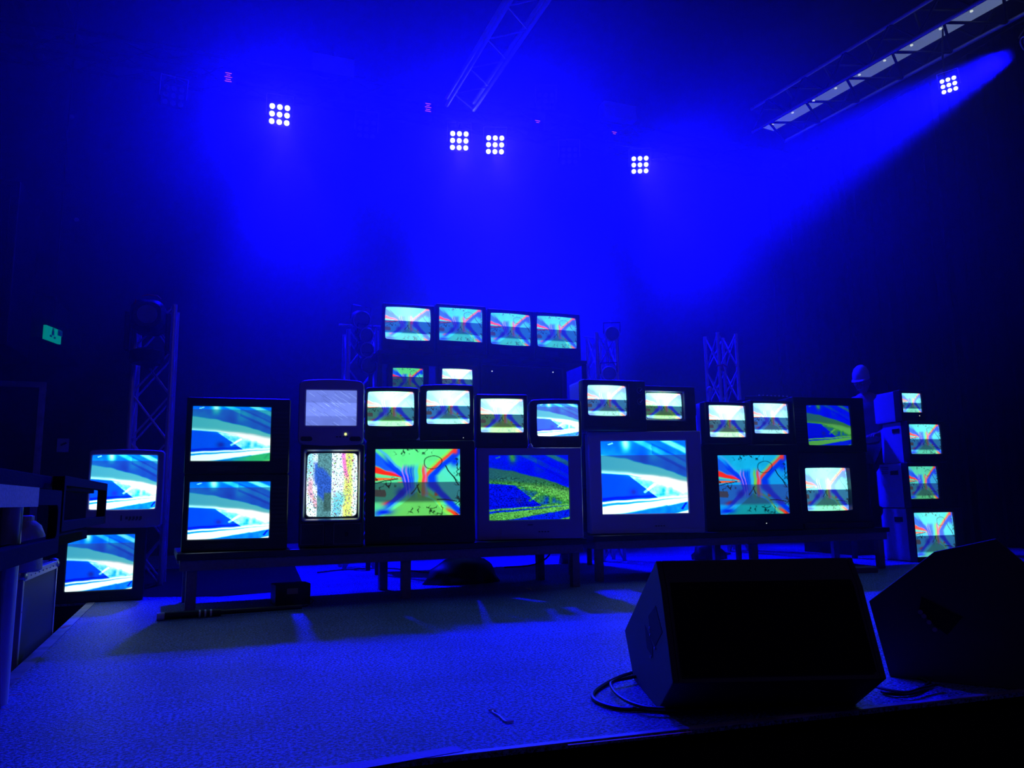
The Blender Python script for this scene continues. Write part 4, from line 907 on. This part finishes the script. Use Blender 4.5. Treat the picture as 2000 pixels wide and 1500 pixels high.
# small white plug between the small televisions
for (px, py, Y, lb) in [(813, 852, 5.38, 'small pale plug hanging between the first two small televisions')]:
    pass
def front_pt(px, py, T, s): return on_plane(px, py, *tline(T, s))
for (px, py, key, lb, x_) in [(815, 856, 'd', 'small white plug lying between the two small televisions left', 0), (1036, 871, 'e', 'small white plug lying between the two small televisions right', 0)]:
    dd = TVS[key]; P = front_pt(px, py, T1, .075); P.z = dd['top'] + .001
    k = thing('plug', lb, 'plug', P); MB().lathe([(.018, 0), (.02, .008), (.012, .022), (.006, .03)], n=12).build('plug_body', 'white', k, smooth=True); MB().tube([(0, .0, .028), (.0, .03, .10), (.0, .06, .16)], .004, 6).build('lead', 'rubber', k)
# connectors on the side of the left pair, seen in the gap
# desk with mixing gear behind the right table, where the person stands
dk0 = on_y(1455, 790, 6.36); dk1 = on_y(1655, 790, 6.36); ztop = on_y(1560, 783, 6.36).z
dk = thing('gear_desk', 'black draped desk behind the right televisions, in front of the person', 'desk', ((dk0.x + dk1.x) / 2, 6.36, 0)); hw = (dk1.x - dk0.x) / 2
MB().box(-hw, hw, 0, .32, ztop - .04, ztop).build('desktop', 'steel', dk, bevel=.004)
for sx_ in (-hw + .03, hw - .03):
    for yy in (.03, .28): MB().box(sx_ - .02, sx_ + .02, yy - .02, yy + .02, 0, ztop - .041).build('leg', 'steel', dk)
g = on_y(1500, 776, 6.57); mx_ = thing('mixer', 'low black mixing console with tiny lights on the desk behind the televisions', 'mixer', (g.x, 6.38, ztop + .001))
MB().prism([(0, 0), (0, .04), (.28, .075), (.28, 0)], -.22, .22).build('console', 'steel', mx_, bevel=.004)
for i in range(8): MB().lathe([(.008, 0), (.007, .015)], (-.18 + i * .05, .1, .052), 8).build('knob', 'alu', mx_)
g = on_y(1600, 776, 6.57); mx2 = thing('keyboard', 'low black keyboard on the desk left of the person', 'keyboard', (g.x, 6.42, ztop + .001))
MB().box(-.28, .28, 0, .22, 0, .045).build('case', 'steel', mx2, bevel=.004)
for i in range(16): MB().box(-.25 + i * .031, -.25 + i * .031 + .028, .01, .12, .0455, .053).build('key', 'lightgrey', mx2)

# ------------------------------------------------------------------ flight case, trolley and bag at the far left
zf = .365; Ca = on_z(47, 1119, zf); Cb = on_z(114, 1094, zf)
dcb = (Cb - Ca); Lc = dcb.length; ang = math.atan2(dcb.y, dcb.x)
fc = thing('flight_case', 'tall black flight case with aluminium edges standing beside the left stage edge', 'flight case', (Ca.x, Ca.y, -1.0), ang)   # local x runs upstage, local y to the left
Hc = zf + 1.0; Wc = .6
MB().box(.02, Lc - .02, .004, Wc - .004, .10, Hc - .02).build('panel', 'panel', fc)
MB().box(.02, Lc - .02, .02, Wc - .02, Hc - .019, Hc - .004).build('lid', 'panel', fc)
for (x0, x1, y0, y1) in ((0, .028, 0, .028), (Lc - .028, Lc, 0, .028), (0, .028, Wc - .028, Wc), (Lc - .028, Lc, Wc - .028, Wc)):
    MB().box(x0, x1, y0, y1, .08, Hc - .03).build('edge_rail', 'alu', fc, bevel=.003)
for (x0, x1, y0, y1) in ((.03, Lc - .03, -.002, .03), (.03, Lc - .03, Wc - .03, Wc + .002), (-.002, .03, .03, Wc - .03), (Lc - .03, Lc + .002, .03, Wc - .03)):
    MB().box(x0, x1, y0, y1, Hc - .04, Hc).build('edge_rail', 'alu', fc, bevel=.003); MB().box(x0, x1, y0, y1, .06, .1).build('edge_rail', 'alu', fc, bevel=.003)
for x in (.018, Lc - .018):
    for y in (.018, Wc - .018):
        for z in (Hc - .012, .08):
            me = MB().lathe([(.012, -.03), (.028, -.015), (.03, 0), (.022, .018), (.006, .026)], (x, y, z), 12).build('ball_corner', 'silver', fc, smooth=True)
for x in (.08, Lc - .08):
    for y in (.1, Wc - .1):
        MB().tube([(x - .02, y, .035), (x + .02, y, .035)], .035, 14).build('caster', 'rubber', fc, smooth=True)
for i in range(9): MB().disc((.05 + (Lc - .1) * i / 8, -.004, Hc - .02), (0, 1, 0), .004, 8, .003).build('rivet', 'silver', fc)
for i in range(6):
    for x in (.014, Lc - .014): MB().disc((x, -.001, .2 + i * .2), (0, 1, 0), .004, 8, .003).build('rivet', 'silver', fc)
# taped trolley frames reaching over the stage corner
xd = Vector((math.cos(ang), math.sin(ang), 0)); sd = Vector((-xd.y, xd.x, 0))
Pn = on_plane(118, 1010, CAM + Vector((0, 0, 0)) + ray(118, 1010) * 3.25, Vector((1, 0, 0)))
tr = thing('trolley', 'black trolley with two taped handle frames at the left edge', 'trolley', (Pn.x, Pn.y, 0), ang)
npl = sd
def pl(px, py): h = on_plane(px, py, Pn, npl); return ((h - Pn).dot(xd), h.z)
zt1 = pl(118, 958)[1]; zb1 = pl(118, 1078)[1]
def hframe(x0, x1, z0, z1, y, tb, th, nm, m='drape', rv=.03):
    # closed rectangular frame with rounded opening, in the local x-z plane
    cx_, cz_ = (x0 + x1) / 2, (z0 + z1) / 2; w_, h_ = x1 - x0, z1 - z0
    o1 = rloop(w_, h_, .008, k=4, m=3); i1 = rloop(w_ - 2 * tb, h_ - 2 * tb, rv, k=4, m=3)
    MB().loft([at_y(o1, y, cx_, cz_), at_y(o1, y + th, cx_, cz_), at_y(i1, y + th, cx_, cz_), at_y(i1, y, cx_, cz_), at_y(o1, y, cx_, cz_)]).build(nm, m, tr, bevel=.002)
hframe(-1.3, 0, zb1, zt1, 0, .052, .03, 'near_frame')
Pf = pl(207, 1000); zt2 = pl(207, 944)[1]; zb2 = pl(207, 1022)[1]
hframe(-.25, Pf[0], zb2, zt2, .0, .034, .03, 'far_frame', rv=.015) if False else hframe(.04, Pf[0], zb2, zt2, -.0, .036, .04, 'far_frame', rv=.015)
MB().box(-1.3, Pf[0], .06, .10, zt2 - .05, zt2).build('back_rail', 'drape', tr, bevel=.003)
for x0, x1 in ((-1.1, -.42), (.15, .32), (.5, .62)):
    if x0 < 0: MB().box(x0, x1, -.003, .034, zt1 - .056, zt1 + .003).build('tape_wrap', 'tapeviolet', tr)
    else: MB().box(x0, x1, .055, .104, zt2 - .02, zt2 + .003).build('tape_wrap', 'tapeviolet', tr)
for x in (-.62, -.1):
    MB().tube([(x, .13, -.98), (x, .13, zt1 - .02)], .032, 12).build('post', 'alu', tr, smooth=True)
MB().box(-1.2, .3, .11, .5, -1.0, -.9).build('platform', 'steel', tr, bevel=.005)
MB().box(-1.25, Pf[0], .08, .13, zb1 + .0, zb1 + .04).build('cross_rail', 'drape', tr)
# blue lit plastic container on the flight case
P = on_plane(48, 1060, Pn + sd * .25, npl)
bg = thing('water_canister', 'crumpled translucent plastic canister behind the trolley frame', 'canister', (P.x, P.y, zf + .001), ang)
Hh = max(.12, on_plane(48, 1018, Pn + sd * .25, npl).z - zf)
MB().lathe([(.06, 0), (.075, .01), (.072, Hh * .5), (.078, Hh * .7), (.06, Hh * .9), (.035, Hh)], n=20).build('canister_body', 'plasticbag', bg, smooth=True)
MB().lathe([(.03, Hh), (.03, Hh + .02), (.02, Hh + .024)], n=14).build('cap', 'white', bg)

# ------------------------------------------------------------------ person behind the right televisions
def skin(name, pts, edges, radii, m, parent=None, sub=2):
    me = bpy.data.meshes.new(name); me.from_pydata(pts, edges, []); me.materials.append(M[m])
    o = bpy.data.objects.new(name, me); sc.collection.objects.link(o)
    if parent is not None: o.parent = parent
    md = o.modifiers.new('skin', 'SKIN'); md.use_smooth_shade = True
    if not me.skin_vertices: bpy.context.view_layer.update()
    for i, r in enumerate(radii): me.skin_vertices[0].data[i].radius = (r, r) if not isinstance(r, tuple) else r
    me.skin_vertices[0].data[0].use_root = True
    s = o.modifiers.new('sub', 'SUBSURF'); s.levels = sub; s.render_levels = sub
    return o
hp_ = on_y(1681, 745, 6.9); zh = hp_.z
pe = thing('person', 'person in a pale cap and glasses looking down behind the right televisions', 'person', (hp_.x + .06, 6.9, .2), math.radians(-64))
S = (zh + .14 - .2) / 1.86
rs_ = tag(MB().box(hp_.x - .5, hp_.x + .45, 6.72, 7.45, 0, .199).build('low_riser', 'steel', bevel=.004), 'low black riser that the person in the pale cap stands on', 'riser')     # body scale from the height of the head
def b3(x, y, z): return (x * S, y * S, z * S)
# local -y is the way the person faces
pts = [b3(0, .05, .98), b3(0, .03, 1.18), b3(0, .02, 1.38), b3(0, .0, 1.52), b3(0, -.05, 1.60),
       b3(-.10, .05, .93), b3(-.11, .02, .50), b3(-.11, .05, .08), b3(-.12, -.12, .035),
       b3(.10, .05, .93), b3(.11, .02, .50), b3(.11, .05, .08), b3(.12, -.12, .035),
       b3(-.19, .01, 1.46), b3(-.25, .0, 1.18), b3(-.18, -.26, 1.08), b3(-.16, -.33, 1.08),
       b3(.19, .01, 1.46), b3(.25, .0, 1.18), b3(.18, -.26, 1.08), b3(.16, -.33, 1.08)]
edg = [(0, 1), (1, 2), (2, 3), (3, 4), (0, 5), (5, 6), (6, 7), (7, 8), (0, 9), (9, 10), (10, 11), (11, 12), (3, 13), (13, 14), (14, 15), (15, 16), (3, 17), (17, 18), (18, 19), (19, 20)]
rad = [(.17, .13), (.155, .115), (.19, .13), (.10, .09), .055, .095, .062, .045, .04, .095, .062, .045, .04, .065, .047, .033, .035, .065, .047, .033, .035]
for sgn, i0 in ((-1, 16), (1, 20)):     # five fingers on each hand
    hx, hy, hz_ = sgn * .16, -.33, 1.08
    for f, (ox, ln) in enumerate([(-.03, .075), (-.01, .085), (.01, .08), (.03, .065), (-.055, .05)]):
        dx = ox * sgn * -1 if f < 4 else -sgn * .05; st0 = len(pts)
        pts += [b3(hx + dx * (.7 if f < 4 else .5), hy - (.03 if f < 4 else .0), hz_), b3(hx + dx, hy - .03 - ln * (.6 if f < 4 else .3), hz_ - .005), b3(hx + dx * 1.1, hy - .03 - ln * (1 if f < 4 else .7), hz_ - .03)]
        edg += [(i0, st0), (st0, st0 + 1), (st0 + 1, st0 + 2)]; rad += [.011, .010, .008]
rad = [tuple(q * S for q in r) if isinstance(r, tuple) else r * S for r in rad]
bo = skin('body', pts, edg, rad, 'skin', pe)
sh_p = [pts[i] for i in (0, 1, 2, 3, 13, 14, 17, 18)]
skin('shirt', sh_p, [(0, 1), (1, 2), (2, 3), (3, 4), (4, 5), (3, 6), (6, 7)], [tuple(q * S * 1.10 for q in r) if isinstance(r, tuple) else r * S * 1.2 for r in [(.17, .13), (.155, .115), (.19, .13), (.10, .09), .07, .06, .07, .06]], 'shirt', pe)
tp = [pts[i] for i in (0, 5, 6, 7, 9, 10, 11)]
skin('trousers', tp, [(0, 1), (1, 2), (2, 3), (0, 4), (4, 5), (5, 6)], [r * S for r in [.15, .11, .078, .062, .11, .078, .062]], 'trousers', pe)
hd = bpy.data.objects.new('head', None)
bm = bmesh.new(); bmesh.ops.create_uvsphere(bm, u_segments=28, v_segments=20, radius=1)
for v in bm.verts:
    x, y, z = v.co; sx_ = .078; 
    jaw = 1 - .28 * max(0, -z) ** 1.2
    nx_, ny_, nz_ = x * sx_ * jaw, y * .098 * (1 - .12 * max(0, -z)), z * .122
    if y < -.5:
        ny_ -= .022 * math.exp(-((x / .13) ** 2 + ((z + .05) / .20) ** 2))         # nose
        ny_ += .012 * math.exp(-(((abs(x) - .36) / .16) ** 2 + ((z - .08) / .12) ** 2))  # eye sockets
        ny_ -= .006 * math.exp(-((x / .3) ** 2 + ((z + .42) / .07) ** 2)); ny_ -= .008 * math.exp(-((x / .3) ** 2 + ((z + .8) / .15) ** 2))
    v.co = (nx_, ny_, nz_)
me = bpy.data.meshes.new('head'); bm.to_mesh(me); bm.free(); me.materials.append(M['skin'])
for p_ in me.polygons: p_.use_smooth = True
hd = bpy.data.objects.new('head', me); sc.collection.objects.link(hd); hd.parent = pe
hd.matrix_local = Matrix.Translation(b3(0, -.09, 1.70)) @ Matrix.Rotation(math.radians(20), 4, 'X') @ Matrix.Scale(S * 1.05, 4)
for s in (-1, 1):
    MB().lathe([(.006, -.012), (.02, -.006), (.024, .004), (.012, .008)], n=12).build('ear', 'skin', hd, smooth=True).matrix_local = Matrix.Translation((s * .078, .01, -.005)) @ Matrix.Rotation(math.pi / 2, 4, 'Y')
    MB().lathe([(.006, -.008), (.012, 0), (.006, .008)], n=12).build('eye', 'white', hd, smooth=True).matrix_local = Matrix.Translation((s * .03, -.079, .01))
    MB().tube([(s * .033 + .022 * math.cos(t), -.105, .008 + .017 * math.sin(t)) for t in [k * math.pi / 8 for k in range(17)]], .002, 6).build('glasses_rim', 'black', hd)
MB().tube([(-.012, -.104, .01), (.012, -.104, .01)], .002, 6).build('glasses_bridge', 'black', hd)
MB().box(-.022, .022, -.098, -.088, -.056, -.05).build('mouth', 'tapeviolet', hd)
MB().loft([[(rx * math.cos(t), yo + ry_ * math.sin(t), zz) for t in [2 * math.pi * q / 24 for q in range(24)]] for rx, ry_, yo, zz in ((.083, .104, 0, .0), (.086, .110, 0, .03), (.082, .100, .012, .08), (.062, .072, .02, .125), (.03, .035, .03, .15), (.006, .006, .035, .155))], True, True).build('cap', 'cap', hd, smooth=True).matrix_local = Matrix.Translation((0, .004, .035))
MB().loft([[(.075 * math.cos(t) * k2, -.07 - .09 * k3 * math.sin(t), zz) for t in [math.pi * q / 12 for q in range(13)]] for k2, k3, zz in ((1, .2, .06), (1.0, 1, .048), (1, 1, .043), (1, .2, .052))], True, True).build('cap_brim', 'cap', hd)

# ------------------------------------------------------------------ haze filling the stage space
hz_m = bpy.data.materials.new('stage_haze'); hz_m.use_nodes = True; nt = hz_m.node_tree
nt.nodes.remove(nt.nodes['Principled BSDF']); vs = nt.nodes.new('ShaderNodeVolumeScatter')
vs.inputs['Color'].default_value = (.95, .97, 1, 1); tc_ = nt.nodes.new('ShaderNodeTexCoord'); sx_n = nt.nodes.new('ShaderNodeSeparateXYZ'); mr = nt.nodes.new('ShaderNodeMapRange'); mr.interpolation_type = 'SMOOTHSTEP'
mr.inputs[1].default_value = .6; mr.inputs[2].default_value = 4.4; mr.inputs[3].default_value = HAZE_D * .12; mr.inputs[4].default_value = HAZE_D
nt.links.new(tc_.outputs['Object'], sx_n.inputs[0]); nt.links.new(sx_n.outputs['Z'], mr.inputs[0]); nt.links.new(mr.outputs[0], vs.inputs['Density'])
hz_m.volume_intersection_method = 'FAST' if hasattr(hz_m, 'volume_intersection_method') else 0
sc.cycles.volume_step_rate = 3; sc.cycles.volume_max_steps = 48; vs.inputs['Anisotropy'].default_value = .45
nt.links.new(vs.outputs[0], nt.nodes['Material Output'].inputs['Volume'])
hz = MB().box(-5.9, 9.9, 4.3, 10.85, .02, 6.55).build('haze', hz_m)
tag(hz, 'thin blue-lit stage haze hanging over the whole back of the stage', 'haze', kind='stuff')
hz.display_type = 'WIRE'
